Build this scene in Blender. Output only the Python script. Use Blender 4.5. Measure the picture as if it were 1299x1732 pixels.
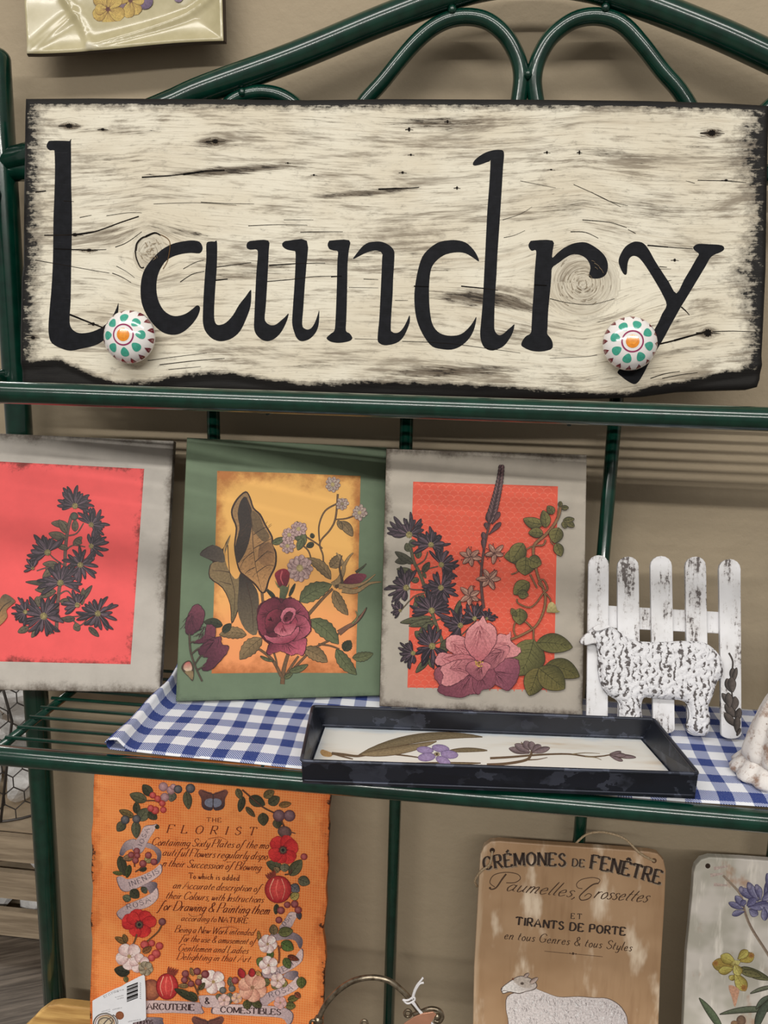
import bpy, bmesh, math, random
import numpy as np
from mathutils import Vector, Matrix, geometry
for o in list(bpy.data.objects): bpy.data.objects.remove(o)
SC = bpy.context.scene
COLL = SC.collection
random.seed(7)

# ------------------------------------------------------------------ camera
F, PX, PY = 1400.0, 649.5, 866.0
vx = np.array([12600., 623., -1400.]); vx /= np.linalg.norm(vx)
vd = np.array([-150., 6240., 1400.]); vd -= vx * (vx @ vd); vd /= np.linalg.norm(vd)
vz = -vd
vy = np.cross(vz, vx)
RW = np.stack([vx, vy, vz])                  # camera axes (right, down, forward) -> world
CAM = np.array([0, 0, 1.45])
cam = bpy.data.objects.new('camera', bpy.data.cameras.new('camera'))
COLL.objects.link(cam)
cam.data.sensor_fit = 'HORIZONTAL'; cam.data.sensor_width = 36.0
cam.data.lens = F / 1299.0 * 36.0; cam.data.clip_start = 0.02
right, up, back = RW @ [1, 0, 0], RW @ [0, -1, 0], RW @ [0, 0, -1]
cam.matrix_world = Matrix(((right[0], up[0], back[0], 0), (right[1], up[1], back[1], 0),
                           (right[2], up[2], back[2], 1.45), (0, 0, 0, 1)))
SC.camera = cam

# ------------------------------------------------------------------ light
W = bpy.data.worlds.new('shop'); SC.world = W; W.use_nodes = True
W.node_tree.nodes['Background'].inputs[0].default_value = (1.0, 0.95, 0.89, 1)
W.node_tree.nodes['Background'].inputs[1].default_value = 0.21
def area(name, loc, sx, sy, power, col=(1, .965, .91), rot=(0, 0, 0)):
    l = bpy.data.lights.new(name, 'AREA'); l.shape = 'RECTANGLE'; l.size = sx; l.size_y = sy
    l.energy = power; l.color = col
    o = bpy.data.objects.new(name, l); COLL.objects.link(o); o.location = loc; o.rotation_euler = rot
    return o
# rows of ceiling tubes that run along the wall
area('ceiling_tube_row_near', (-0.25, -0.25, 2.85), 2.6, 0.26, 27)
area('ceiling_tube_row_far', (-0.4, -2.3, 2.85), 3.6, 0.16, 118)
area('ceiling_tube_row_aisle', (-2.6, 2.4, 2.85), 2.4, 0.14, 60)
SC.view_settings.view_transform = 'Standard'; SC.view_settings.look = 'None'
SC.view_settings.gamma = 1.0; SC.view_settings.use_curve_mapping = False
SC.view_settings.exposure = 0.22

# ------------------------------------------------------------------ helpers
def ray(x, y): return RW @ np.array([(x - PX) / F, (y - PY) / F, 1.0])
def atY(x, y, Y): d = ray(x, y); return CAM + d * (Y / d[1])
def atZ(x, y, Z): d = ray(x, y); return CAM + d * ((Z - CAM[2]) / d[2])
def lin(c):
    c = c / 255.0
    return c / 12.92 if c <= 0.04045 else ((c + 0.055) / 1.055) ** 2.4
def C(r, g, b, k=1.0): return (min(lin(r) * k, .95), min(lin(g) * k, .95), min(lin(b) * k, .95), 1.0)
def mixc(a, b, t): return tuple(a[i] * (1 - t) + b[i] * t for i in range(3)) + (1.0,)
def mul(a, k): return (min(a[0] * k, .95), min(a[1] * k, .95), min(a[2] * k, .95), 1.0)
def Z(ox, oy, s):
    """pixels of an enlarged detail -> photograph pixels"""
    def g(*pts): return [(ox + u / s, oy + v / s) for u, v in pts]
    return g
def cat(pts, n=6, closed=False):
    """Catmull-Rom through 2-D or 3-D points"""
    P = [np.array(p, float) for p in pts]; m = len(P); out = []
    if m < 3 and not closed: return [tuple(p) for p in P]
    rng = range(m if closed else m - 1)
    for i in rng:
        if closed: a, b, c, d = P[(i - 1) % m], P[i], P[(i + 1) % m], P[(i + 2) % m]
        else: a, b, c, d = P[max(i - 1, 0)], P[i], P[i + 1], P[min(i + 2, m - 1)]
        for k in range(n):
            t = k / n
            out.append(tuple(.5 * (2 * b + (c - a) * t + (2 * a - 5 * b + 4 * c - d) * t * t + (3 * b - a - 3 * c + d) * t ** 3)))
    if not closed: out.append(tuple(P[-1]))
    return out

class MB:
    """collects vertices, faces and vertex colours; build() links them as one mesh object"""
    def __init__(s): s.v = []; s.f = []; s.c = []; s.smooth = True
    def add(s, vs, fs, col=None):
        o = len(s.v); s.v += [tuple(map(float, p)) for p in vs]; s.f += [tuple(i + o for i in f) for f in fs]
        if col is not None: s.c += (list(col) if isinstance(col, list) else [col] * len(vs))
        return s
    def box(s, a, b):
        x0, y0, z0 = a; x1, y1, z1 = b
        return s.add([(x0, y0, z0), (x1, y0, z0), (x1, y1, z0), (x0, y1, z0), (x0, y0, z1), (x1, y0, z1), (x1, y1, z1), (x0, y1, z1)],
                     [(3, 2, 1, 0), (4, 5, 6, 7), (0, 1, 5, 4), (1, 2, 6, 5), (2, 3, 7, 6), (3, 0, 4, 7)])
    def tube(s, pts, r, seg=14, closed=False, cap=True):
        P = [np.array(p, float) for p in pts]; n = len(P)
        R_ = r if isinstance(r, (list, tuple)) else [r] * n
        T = []
        for i in range(n):
            a = P[(i - 1) % n] if closed or i else P[0]; b = P[(i + 1) % n] if closed or i < n - 1 else P[-1]
            t = b - a; T.append(t / (np.linalg.norm(t) + 1e-12))
        u = np.cross(T[0], [0, 0, 1.0])
        if np.linalg.norm(u) < .1: u = np.cross(T[0], [0, 1.0, 0])
        u /= np.linalg.norm(u); vs = []; fs = []
        for i in range(n):
            u = u - T[i] * (u @ T[i]); u /= np.linalg.norm(u); w = np.cross(T[i], u)
            for k in range(seg):
                a = 2 * math.pi * k / seg
                vs.append(P[i] + R_[i] * (math.cos(a) * u + math.sin(a) * w))
        for i in range(n if closed else n - 1):
            j = (i + 1) % n
            for k in range(seg):
                l = (k + 1) % seg
                fs.append((i * seg + k, i * seg + l, j * seg + l, j * seg + k))
        if cap and not closed:
            fs.append(tuple(range(seg - 1, -1, -1))); fs.append(tuple((n - 1) * seg + k for k in range(seg)))
        return s.add(vs, fs)
    def build(s, name, mat, parent=None, matrix=None, smooth=None):
        me = bpy.data.meshes.new(name); me.from_pydata(s.v, [], s.f)
        if s.c:
            a = me.color_attributes.new('Col', 'FLOAT_COLOR', 'POINT')
            a.data.foreach_set('color', np.array(s.c, dtype=np.float32).ravel())
        sm = s.smooth if smooth is None else smooth
        me.polygons.foreach_set('use_smooth', [sm] * len(me.polygons))
        me.materials.append(mat); me.update()
        o = bpy.data.objects.new(name, me); COLL.objects.link(o)
        if matrix is not None: o.matrix_world = matrix
        if parent is not None: adopt(o, parent)
        return o
def adopt(o, parent):
    """parent without moving: every parent here sits at a known matrix_world built from matrix_basis"""
    o.parent = parent
    o.matrix_parent_inverse = WM(parent).inverted()
def WM(o):
    m = o.matrix_basis.copy()
    if o.parent: m = WM(o.parent) @ o.matrix_parent_inverse @ m
    return m
def tag(o, label=None, cat_=None, group=None, kind=None):
    if label: o['label'] = label
    if cat_: o['category'] = cat_
    if group: o['group'] = group
    if kind: o['kind'] = kind
    return o
def empty(name, loc, label, cat_, group=None):
    o = bpy.data.objects.new(name, None); COLL.objects.link(o); o.location = tuple(map(float, loc)); o.empty_display_size = .02
    return tag(o, label, cat_, group)

class Plane:
    """a flat thing's own frame: u to the right, v up, n towards the room"""
    def __init__(s, bl, br, tl):
        s.o = np.array(bl, float)
        s.u = np.array(br, float) - s.o; s.u /= np.linalg.norm(s.u)
        w = np.array(tl, float) - s.o; s.n = np.cross(s.u, w); s.n /= np.linalg.norm(s.n)
        s.v = np.cross(s.n, s.u)
        s.M = Matrix([[s.u[i], s.v[i], s.n[i], s.o[i]] for i in range(3)] + [[0, 0, 0, 1]])
    def loc(s, x, y):
        d = ray(x, y); t = ((s.o - CAM) @ s.n) / (d @ s.n); q = CAM + d * t - s.o
        return (float(q @ s.u), float(q @ s.v))
    def locs(s, pts): return [s.loc(*p) for p in pts]
    def pt(s, x, y, h=0.0):
        a, b = s.loc(x, y); return s.o + s.u * a + s.v * b + s.n * h

class Ink:
    """flat printed or painted shapes on a plane, given in photograph pixels"""
    STEP = 3.5e-6
    def __init__(s, plane, base=6e-5, k=1.0): s.p = plane; s.mb = MB(); s.h = base; s.k = k; s.flat = False
    def up(s):
        if not s.flat: s.h += s.STEP
    def level(s, on=True):
        """shapes that follow share one level of ink"""
        s.flat = False; s.up(); s.flat = on
    def _put(s, pts, faces, cols):
        vs = []
        for p in pts:
            a, b = s.p.loc(*p); vs.append((a, b, s.h))
        s.mb.add(vs, faces, [mul(c, s.k) for c in cols])
    def poly(s, pts, c, smooth=4, c2=None, axis=None):
        """closed outline; c..c2 run along the axis (p0,p1)"""
        s.up()
        q = cat(pts, smooth, True) if smooth else list(pts)
        tr = geometry.tessellate_polygon([[Vector((p[0], p[1], 0)) for p in q]])
        if c2 is None: cols = [c] * len(q)
        else:
            a, b = np.array(axis[0], float), np.array(axis[1], float); d = b - a; L = d @ d
            cols = [mixc(c, c2, min(1, max(0, float((np.array(p) - a) @ d / L)))) for p in q]
        tr2 = []
        for t in tr:
            a, b, e = (q[i] for i in t)
            area_ = (b[0] - a[0]) * (e[1] - a[1]) - (b[1] - a[1]) * (e[0] - a[0])
            tr2.append(tuple(t) if area_ < 0 else (t[0], t[2], t[1]))
        s._put(q, tr2, cols)
    def stroke(s, pts, w0, c, w1=None, n=5, taper=True, c2=None):
        s.up()
        q = cat(pts, n) if len(pts) > 2 else list(pts)
        w1 = w0 if w1 is None else w1; m = len(q); L = []; cols = []
        for i, p in enumerate(q):
            a = q[max(i - 1, 0)]; b = q[min(i + 1, m - 1)]
            dx, dy = b[0] - a[0], b[1] - a[1]; l = math.hypot(dx, dy) + 1e-9
            w = (w0 + (w1 - w0) * i / max(m - 1, 1)) * .5
            nx, ny = -dy / l * w, dx / l * w
            L += [(p[0] + nx, p[1] + ny), (p[0] - nx, p[1] - ny)]
            cc = c if c2 is None else mixc(c, c2, i / max(m - 1, 1)); cols += [cc, cc]
        s._put(L, [(2 * i, 2 * i + 2, 2 * i + 3, 2 * i + 1) for i in range(m - 1)], cols)
    def leaf(s, base, tip, w, cl, cr=None, bend=0.0, prof=.75, peak=.45, edge=None, veins=0, vc=None, serr=0.0, ctip=None):
        """blade with a light and a dark half, outline and veins; w is full width in pixels"""
        bx, by = base; tx, ty = tip; dx, dy = tx - bx, ty - by; l = math.hypot(dx, dy) + 1e-9
        nx, ny = -dy / l, dx / l; N = 12; cr = cr or mul(cl, .62)
        mid = []; hw = []
        for i in range(N + 1):
            t = i / N; o = bend * l * 4 * t * (1 - t) * .5
            mid.append((bx + dx * t + nx * o, by + dy * t + ny * o))
            e = math.log(.5) / math.log(peak); h = math.sin(math.pi * t ** e) ** prof if 0 < t < 1 else 0
            if serr and i % 2: h *= 1 - serr
            hw.append(h * w * .5)
        def strip(k, a, b, m_):
            s.up(); P = []; cols = []
            for i in range(N + 1):
                t = i / N
                x, y = mid[i]; h = hw[i] + k
                P += [(x + nx * h, y + ny * h), (x, y), (x - nx * h, y - ny * h)]
                A = mixc(a, ctip, t) if ctip and not k else a; B = mixc(b, ctip, t) if ctip and not k else b
                cols += [mul(A, m_), mixc(A, B, .4), mul(B, m_)]
            fs = []
            for i in range(N):
                fs += [(3 * i, 3 * i + 3, 3 * i + 4, 3 * i + 1), (3 * i + 1, 3 * i + 4, 3 * i + 5, 3 * i + 2)]
            s._put(P, fs, cols)
        if edge: strip(.9, edge, edge, 1.0)
        strip(0, cl, cr, .82)
        if veins:
            vc = vc or mul(cr, .55)
            was = s.flat; s.level(); s.stroke(mid[:-1], 1.3, vc, .5, n=1)
            for i in range(1, veins + 1):
                t = i / (veins + 1.3); j = int(t * N)
                for sg in (1, -1):
                    j2 = min(N - 1, j + 2); x, y = mid[j]; x2, y2 = mid[j2]; h = hw[j2] * .75 * sg
                    s.stroke([(x, y), (x2 + nx * h, y2 + ny * h)], .8, vc, .3)
            s.flat = was
    def disc(s, cx, cy, r, c, c2=None, ry=None, rot=0, n=18, off=(0, 0), jag=0, a0=0, a1=2 * math.pi):
        s.up(); ry = ry or r; c2 = c2 or c; P = [(cx + off[0] * r, cy + off[1] * ry)]; cols = [c]
        cr, sr = math.cos(rot), math.sin(rot)
        for ring, cc in ((.55, mixc(c, c2, .35)), (1, c2)):
            for i in range(n):
                a = 2 * math.pi * i / n; q = ring * (1 - (jag if i % 2 else 0))
                x, y = math.cos(a) * r * q, math.sin(a) * ry * q
                if ring < 1: x += off[0] * r * .4; y += off[1] * ry * .4
                P.append((cx + x * cr - y * sr, cy + x * sr + y * cr)); cols.append(cc)
        fs = []
        for i in range(n):
            j = (i + 1) % n
            fs += [(0, 1 + j, 1 + i), (1 + i, 1 + j, 1 + n + j, 1 + n + i)]
        s._put(P, fs, cols)
    def build(s, name, mat, parent):
        return s.mb.build(name, mat, parent, s.p.M, smooth=False)

# ------------------------------------------------------------------ pen lettering
GL = {
 'A': '0,0 .34,1 .7,0;.12,.36 .58,.36', 'B': '.05,0 .05,1;~.05,1 .42,.97 .46,.62 .05,.53;~.05,.53 .52,.48 .54,.06 .05,0',
 'C': '~.62,.78 .4,1 .1,.78 .06,.28 .34,0 .64,.22', 'D': '.05,0 .05,1;~.05,1 .45,.95 .66,.5 .45,.05 .05,0',
 'E': '.05,0 .05,1;.05,1 .52,1;.05,.52 .42,.52;.05,0 .55,0;.52,1 .52,.84;.55,0 .55,.17', 'F': '.05,0 .05,1;.05,1 .54,1;.05,.52 .42,.52;.54,1 .54,.82',
 'G': '~.62,.8 .4,1 .1,.78 .06,.28 .34,0 .6,.15;.6,.42 .6,.1;.42,.42 .68,.42', 'H': '.05,0 .05,1;.6,0 .6,1;.05,.52 .6,.52',
 'I': '.12,0 .12,1', 'J': '~.3,1 .3,.3 .2,0 .0,.1', 'K': '.05,0 .05,1;.55,1 .05,.45;.2,.58 .6,0', 'L': '.05,0 .05,1;.05,0 .52,0;.52,0 .52,.2',
 'M': '.05,0 .08,1;.08,1 .4,.1;.4,.1 .72,1;.72,1 .75,0', 'N': '.05,0 .05,1;.05,1 .6,0;.6,0 .6,1', 'O': '~.35,1 .08,.75 .08,.25 .35,0 .62,.25 .62,.75 .35,1',
 'P': '.05,0 .05,1;~.05,1 .48,.98 .5,.52 .05,.46', 'R': '.05,0 .05,1;~.05,1 .46,.98 .48,.55 .05,.5;.26,.5 .58,0',
 'S': '~.5,.8 .3,1 .08,.8 .2,.58 .45,.42 .52,.2 .28,0 .04,.2', 'T': '.3,0 .3,1;0,1 .6,1;0,1 0,.84;.6,1 .6,.84', 'U': '~.05,1 .05,.3 .3,0 .56,.3 .56,1',
 'V': '0,1 .33,0;.33,0 .66,1', 'W': '0,1 .25,0;.25,0 .45,.9;.45,.9 .65,0;.65,0 .9,1', '&': '~.62,.3 .35,0 .08,.2 .2,.5 .42,.75 .3,1 .17,.8 .35,.4 .66,.0',
 'a': '~.35,.42 .18,.5 .03,.26 .14,.01 .33,.2;~.37,.5 .33,.12 .46,.04', 'b': '.1,1 .05,.06;~.06,.3 .22,.5 .36,.28 .22,0 .05,.08',
 'c': '~.33,.4 .2,.5 .04,.25 .17,0 .38,.12', 'd': '~.34,.38 .18,.5 .03,.25 .15,0 .33,.18;~.42,1 .34,.12 .46,.04', 'e': '~.06,.24 .3,.3 .22,.5 .04,.28 .15,0 .38,.12',
 'f': '~.42,.9 .32,1 .22,.8 .16,.2 .06,-.28 -.08,-.26;.04,.48 .34,.48', 'g': '~.35,.42 .18,.5 .03,.28 .15,.05 .32,.2;~.37,.5 .31,-.15 .16,-.32 .0,-.22',
 'h': '.12,1 .04,0;~.06,.25 .22,.5 .34,.4 .3,.08 .42,.04', 'i': '~.1,.5 .06,.1 .18,.04;.13,.68 .12,.74', 'j': '~.14,.5 .08,-.15 -.08,-.3', 'k': '.12,1 .04,0;.34,.48 .08,.25;.14,.3 .38,.02',
 'l': '~.14,1 .06,.12 .18,.04', 'm': '.06,.5 .03,0;~.05,.28 .18,.5 .26,.4 .23,0;~.25,.28 .4,.5 .48,.4 .45,.06 .56,.04', 'n': '.06,.5 .03,0;~.05,.28 .22,.5 .32,.4 .28,.06 .4,.04',
 'o': '~.2,.5 .04,.32 .1,.04 .24,.0 .35,.24 .2,.5', 'p': '.08,.5 -.02,-.32;~.06,.3 .22,.5 .36,.28 .22,0 .05,.08', 'q': '~.35,.42 .18,.5 .03,.26 .15,0 .33,.2;.37,.5 .28,-.32',
 'r': '.07,.5 .04,0;~.05,.26 .18,.48 .32,.46', 's': '~.28,.42 .16,.5 .06,.38 .24,.18 .16,0 .02,.08', 't': '~.16,.8 .08,.14 .22,.03;.02,.5 .28,.5',
 'u': '~.06,.5 .05,.1 .16,.01 .3,.2;~.34,.5 .31,.1 .42,.04', 'v': '~.04,.5 .1,.02;~.1,.02 .3,.3 .32,.5', 'w': '~.04,.5 .08,.05 .26,.4;~.26,.45 .28,.03 .46,.3 .48,.5',
 'x': '.04,.5 .32,0;.34,.5 .02,0', 'y': '~.06,.5 .06,.1 .16,.02 .3,.2;~.34,.5 .28,-.15 .14,-.32 .0,-.24', 'z': '.04,.48 .32,.48;.32,.48 .03,.02;.03,.02 .34,.02',
 ',': '~.1,.04 .1,-.04 .03,-.16', '.': '.06,.0 .08,.06', ':': '.07,.0 .08,.06;.1,.38 .11,.44', '-': '.05,.3 .3,.3', "'": '.1,1 .08,.85'}
def glyph(ch):
    out = []; acc = None
    base = {'É': 'E', 'Ê': 'E', 'È': 'E'}.get(ch, ch)
    for part in GL[base].split(';'):
        cur = part.startswith('~'); pts = [tuple(map(float, p.split(','))) for p in part.lstrip('~').split()]
        out.append((cat(pts, 6) if cur and len(pts) > 2 else pts, cur))
    if ch == 'É': out.append(([(.22, 1.1), (.4, 1.3)], False))
    if ch == 'Ê': out += [([(.14, 1.1), (.3, 1.28)], False), ([(.3, 1.28), (.46, 1.1)], False)]
    w = max(p[0] for s, _ in out for p in s)
    return out, w
def text(ink, s, path, h, col, slant=0.0, thick=.12, thin=.05, serif=0.0, gap=.14, space=.34, sw=None):
    """set a line along a path of photograph pixels; h is the capital height in pixels"""
    adv = 0; lay = []
    for ch in s:
        if ch == ' ': adv += space; continue
        g, w = glyph(ch); lay.append((g, adv)); adv += w + gap
    adv -= gap
    P = cat(path, 10) if len(path) > 2 else list(path)
    cum = [0]
    for a, b in zip(P, P[1:]): cum.append(cum[-1] + math.hypot(b[0] - a[0], b[1] - a[1]))
    k = cum[-1] / adv
    def place(x, y):
        d = min(max(x * k, 0), cum[-1] - 1e-6); i = 0
        while i < len(cum) - 2 and cum[i + 1] < d: i += 1
        a, b = P[i], P[i + 1]; l = cum[i + 1] - cum[i]; t = (d - cum[i]) / l
        tx, ty = (b[0] - a[0]) / l, (b[1] - a[1]) / l
        ex = x * k - d
        px_, py_ = a[0] + (b[0] - a[0]) * t + tx * ex, a[1] + (b[1] - a[1]) * t + ty * ex
        return (px_ + ty * y * h, py_ - tx * y * h)
    ink.up()
    kk = k / h
    for g, x0 in lay:
        for pts, cur in g:
            q = [(x0 * kk + p[0] * kk + p[1] * slant, p[1]) for p in pts]     # in cap heights
            L = []; m = len(q)
            for i, p in enumerate(q):
                a, b = q[max(i - 1, 0)], q[min(i + 1, m - 1)]
                dx, dy = b[0] - a[0], b[1] - a[1]; l = math.hypot(dx, dy) + 1e-9
                vert = abs(dy) / l
                wv = (thin + (thick - thin) * max(0, (vert - .25) / .75)) * .5
                if cur and not (s.isupper() and serif) and i in (0, m - 1): wv *= .6
                ex = 0
                nx, ny = -dy / l * wv, dx / l * wv
                L += [place((p[0] + nx) / kk, p[1] + ny), place((p[0] - nx) / kk, p[1] - ny)]
            ink._put(L, [(2 * i, 2 * i + 2, 2 * i + 3, 2 * i + 1) for i in range(m - 1)], [col] * len(L))
            if serif:
                for e, o in ((q[0], q[1]), (q[-1], q[-2])):
                    if min(abs(e[1]), abs(e[1] - 1), abs(e[1] - .5)) < .02 and abs(o[1] - e[1]) > .2:
                        t = serif * .42; y0 = e[1]; y1 = y0 + (t if o[1] > e[1] else -t)
                        L = [place((e[0] - serif) / kk, y0), place((e[0] + serif) / kk, y0), place((e[0] + serif) / kk, y1), place((e[0] - serif) / kk, y1)]
                        ink._put(L, [(0, 1, 2, 3) if y1 > y0 else (3, 2, 1, 0)], [col] * 4)

# ------------------------------------------------------------------ materials
class Mat:
    def __init__(s, name, rough=.5, spec=.5, metal=0.0, coat=0.0):
        s.m = bpy.data.materials.new(name); s.m.use_nodes = True; s.t = s.m.node_tree; s.N = s.t.nodes
        s.b = s.N['Principled BSDF']; s.b.inputs['Roughness'].default_value = rough
        s.b.inputs['Specular IOR Level'].default_value = spec; s.b.inputs['Metallic'].default_value = metal
        s.b.inputs['Coat Weight'].default_value = coat; s.b.inputs['Coat Roughness'].default_value = .08
    def L(s, a, b): s.t.links.new(a, b)
    def inp(s, sock, v):
        if hasattr(v, 'node'): s.L(v, sock)
        elif v is not None: sock.default_value = v
    def attr(s, n, out='Vector'):
        a = s.N.new('ShaderNodeAttribute'); a.attribute_name = n; return a.outputs[out]
    def obj(s): return s.N.new('ShaderNodeTexCoord').outputs['Object']
    def scale(s, v, sc):
        n = s.N.new('ShaderNodeMapping'); s.L(v, n.inputs[0]); n.inputs['Scale'].default_value = sc; return n.outputs[0]
    def noise(s, v, sc=1.0, det=4, rough=.6, dist=0.0, col=False):
        n = s.N.new('ShaderNodeTexNoise'); s.L(v, n.inputs['Vector']); n.inputs['Scale'].default_value = sc
        n.inputs['Detail'].default_value = det; n.inputs['Roughness'].default_value = rough; n.inputs['Distortion'].default_value = dist
        return n.outputs['Color' if col else 0]
    def voro(s, v, sc, feat='F1', out=0, rnd=1.0):
        n = s.N.new('ShaderNodeTexVoronoi'); s.L(v, n.inputs['Vector']); n.feature = feat; n.inputs['Scale'].default_value = sc
        n.inputs['Randomness'].default_value = rnd; return n.outputs[out]
    def math(s, op, a, b=None, c=None, clamp=False):
        n = s.N.new('ShaderNodeMath'); n.operation = op; n.use_clamp = clamp
        s.inp(n.inputs[0], a); s.inp(n.inputs[1], b)
        if c is not None: s.inp(n.inputs[2], c)
        return n.outputs[0]
    def sep(s, v):
        n = s.N.new('ShaderNodeSeparateXYZ'); s.L(v, n.inputs[0]); return n.outputs
    def step(s, v, a, b, lo=0.0, hi=1.0):
        n = s.N.new('ShaderNodeMapRange'); n.interpolation_type = 'SMOOTHSTEP'; s.inp(n.inputs[0], v)
        n.inputs[1].default_value = a; n.inputs[2].default_value = b; n.inputs[3].default_value = lo; n.inputs[4].default_value = hi
        return n.outputs[0]
    def mix(s, f, a, b, mode='MIX'):
        n = s.N.new('ShaderNodeMix'); n.data_type = 'RGBA'; n.blend_type = mode
        s.inp(n.inputs[0], f); s.inp(n.inputs[6], a); s.inp(n.inputs[7], b); return n.outputs[2]
    def bump(s, h, strength=.3, dist=.001):
        n = s.N.new('ShaderNodeBump'); n.inputs['Strength'].default_value = strength; n.inputs['Distance'].default_value = dist
        s.L(h, n.inputs['Height']); s.L(n.outputs[0], s.b.inputs['Normal']); return s
    def color(s, c):
        s.inp(s.b.inputs['Base Color'], c); return s
def plain(name, c, rough=.5, var=.15, sc=30, metal=0.0, coat=0.0, spec=.5, bump=0.0):
    m = Mat(name, rough, spec, metal, coat); n = m.noise(m.obj(), sc, 5)
    m.color(m.mix(m.step(n, .25, .75), mul(c, 1 - var), mul(c, 1 + var)))
    if bump: m.bump(n, bump)
    return m.m
def ink_mat(name, rough=.5, var=.18, sc=260, spec=.4):
    m = Mat(name, rough, spec); n = m.noise(m.obj(), sc, 3)
    v = m.step(n, .2, .8, 1 - var, 1 + var * .6)
    m.color(m.mix(1.0, m.attr('Col', 'Color'), v, 'MULTIPLY'))
    return m.m
def rect_mat(name, base, edge, size, width=.02, amp=.025, var=.08, rough=.6, sc=25, stain=None, stain_sc=18, stain_lo=.62, bump=.15):
    """painted board face: colour with worn, darker edges; uses the local frame stored in 'uvw'"""
    m = Mat(name, rough, .35); uv = m.attr('uvw'); x, y, _ = m.sep(uv); o = m.obj()
    w, h = size
    d = m.math('MINIMUM', m.math('MINIMUM', m.math('MULTIPLY', x, w), m.math('MULTIPLY', m.math('SUBTRACT', 1.0, x), w)),
               m.math('MINIMUM', m.math('MULTIPLY', y, h), m.math('MULTIPLY', m.math('SUBTRACT', 1.0, y), h)))
    n = m.noise(o, sc, 6, .65); n2 = m.noise(o, sc * 9, 4, .7)
    q = m.math('ADD', d, m.math('MULTIPLY', m.math('SUBTRACT', m.math('ADD', m.math('MULTIPLY', n, .7), m.math('MULTIPLY', n2, .3)), .5), amp * 2))
    f = m.step(q, width, -.004)
    c = m.mix(m.step(n, .25, .75), mul(base, 1 - var), mul(base, 1 + var))
    if stain: c = m.mix(m.step(m.noise(o, stain_sc, 5, .6), stain_lo, stain_lo + .16, 0, .55), c, stain)
    m.color(m.mix(f, c, edge)).bump(n2, bump, .0004)
    return m.m
def slab(name, pts, thick, mat, parent, plane, h=0.0, bev=.0012, seg=2):
    """flat piece: outline in the plane's own metres, extruded back by thick"""
    bm = bmesh.new(); vs = [bm.verts.new((a, b, h)) for a, b in pts]; fc = bm.faces.new(vs)
    bm.normal_update()
    if fc.normal.z < 0: bmesh.ops.reverse_faces(bm, faces=[fc])
    top_edges = list(fc.edges)
    r = bmesh.ops.extrude_face_region(bm, geom=[fc], use_keep_orig=True)
    nv = [g for g in r['geom'] if isinstance(g, bmesh.types.BMVert)]
    bmesh.ops.translate(bm, verts=nv, vec=(0, 0, -thick))
    bmesh.ops.recalc_face_normals(bm, faces=bm.faces)
    if bev:
        e = [e for e in bm.edges if all(abs(v.co.z - h) < 1e-9 for v in e.verts)]
        bmesh.ops.bevel(bm, geom=e, offset=bev, segments=seg, affect='EDGES', profile=.5)
    me = bpy.data.meshes.new(name); bm.to_mesh(me); bm.free()
    x = [p[0] for p in pts]; y = [p[1] for p in pts]; x0, x1, y0, y1 = min(x), max(x), min(y), max(y)
    a = me.attributes.new('uvw', 'FLOAT_VECTOR', 'POINT')
    a.data.foreach_set('vector', np.array([((v.co.x - x0) / (x1 - x0), (v.co.y - y0) / (y1 - y0), 0) for v in me.vertices], dtype=np.float32).ravel())
    me.materials.append(mat)
    o = bpy.data.objects.new(name, me); COLL.objects.link(o); o.matrix_world = plane.M
    if parent: adopt(o, parent)
    return o
def stand(pts):
    """square the two foot corners of a standing outline with the shelf"""
    pts = list(pts); pts[0] = (pts[0][0], 0.0); pts[-1] = (pts[-1][0], 0.0); return pts
def sheet(name, pts, h, mat, parent, plane):
    """a single printed sheet lying on a board"""
    me = bpy.data.meshes.new(name); me.from_pydata([(a, b, h) for a, b in pts], [], [tuple(range(len(pts)))])
    x = [p[0] for p in pts]; y = [p[1] for p in pts]; x0, x1, y0, y1 = min(x), max(x), min(y), max(y)
    if me.polygons[0].normal.z < 0: me.flip_normals()
    a = me.attributes.new('uvw', 'FLOAT_VECTOR', 'POINT')
    a.data.foreach_set('vector', np.array([((p[0] - x0) / (x1 - x0), (p[1] - y0) / (y1 - y0), 0) for p in pts], dtype=np.float32).ravel())
    me.materials.append(mat)
    o = bpy.data.objects.new(name, me); COLL.objects.link(o); o.matrix_world = plane.M
    adopt(o, parent); return o
INK = ink_mat('print ink', .5, .3, 430)
# ------------------------------------------------------------------ the place
def wall_mat(name, c):
    m = Mat(name, .75, .25); o = m.obj(); n = m.noise(o, 14, 6, .55); n2 = m.noise(o, 3, 3)
    h = m.math('ADD', n, m.math('MULTIPLY', m.noise(o, 60, 4, .6), .25))
    m.color(m.mix(m.step(n2, .3, .7), mul(c, .95), mul(c, 1.05))).bump(h, .45, .008); return m.m
WALL_Y = 1.0
wall = wall_mat('tan textured plaster', C(172, 157, 133, 1.0))
o = MB().box((-0.600, WALL_Y, 0), (2.2, WALL_Y + .14, 2.85)).build('wall_back', wall, smooth=False)
tag(o, 'tan textured plaster wall behind the green rack', 'wall', kind='structure')
o = MB().box((-5, 4.6, 0), (3, 4.75, 2.85)).build('wall_far', wall, smooth=False)
tag(o, 'far tan wall of the shop beyond the aisle', 'wall', kind='structure')
m = Mat('dark grey wood floor', .55, .4)
rot = m.N.new('ShaderNodeMapping'); m.L(m.obj(), rot.inputs[0]); rot.inputs['Rotation'].default_value = (0, 0, math.radians(-24))
n = m.noise(m.scale(rot.outputs[0], (2.6, 40, 1)), 1.6, 6, .7)
m.color(m.mix(m.step(n, .35, .72), C(66, 58, 51), C(122, 111, 100)))
o = MB().box((-5, -4, -.1), (3, 4.6, 0)).build('floor', m.m, smooth=False)
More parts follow.
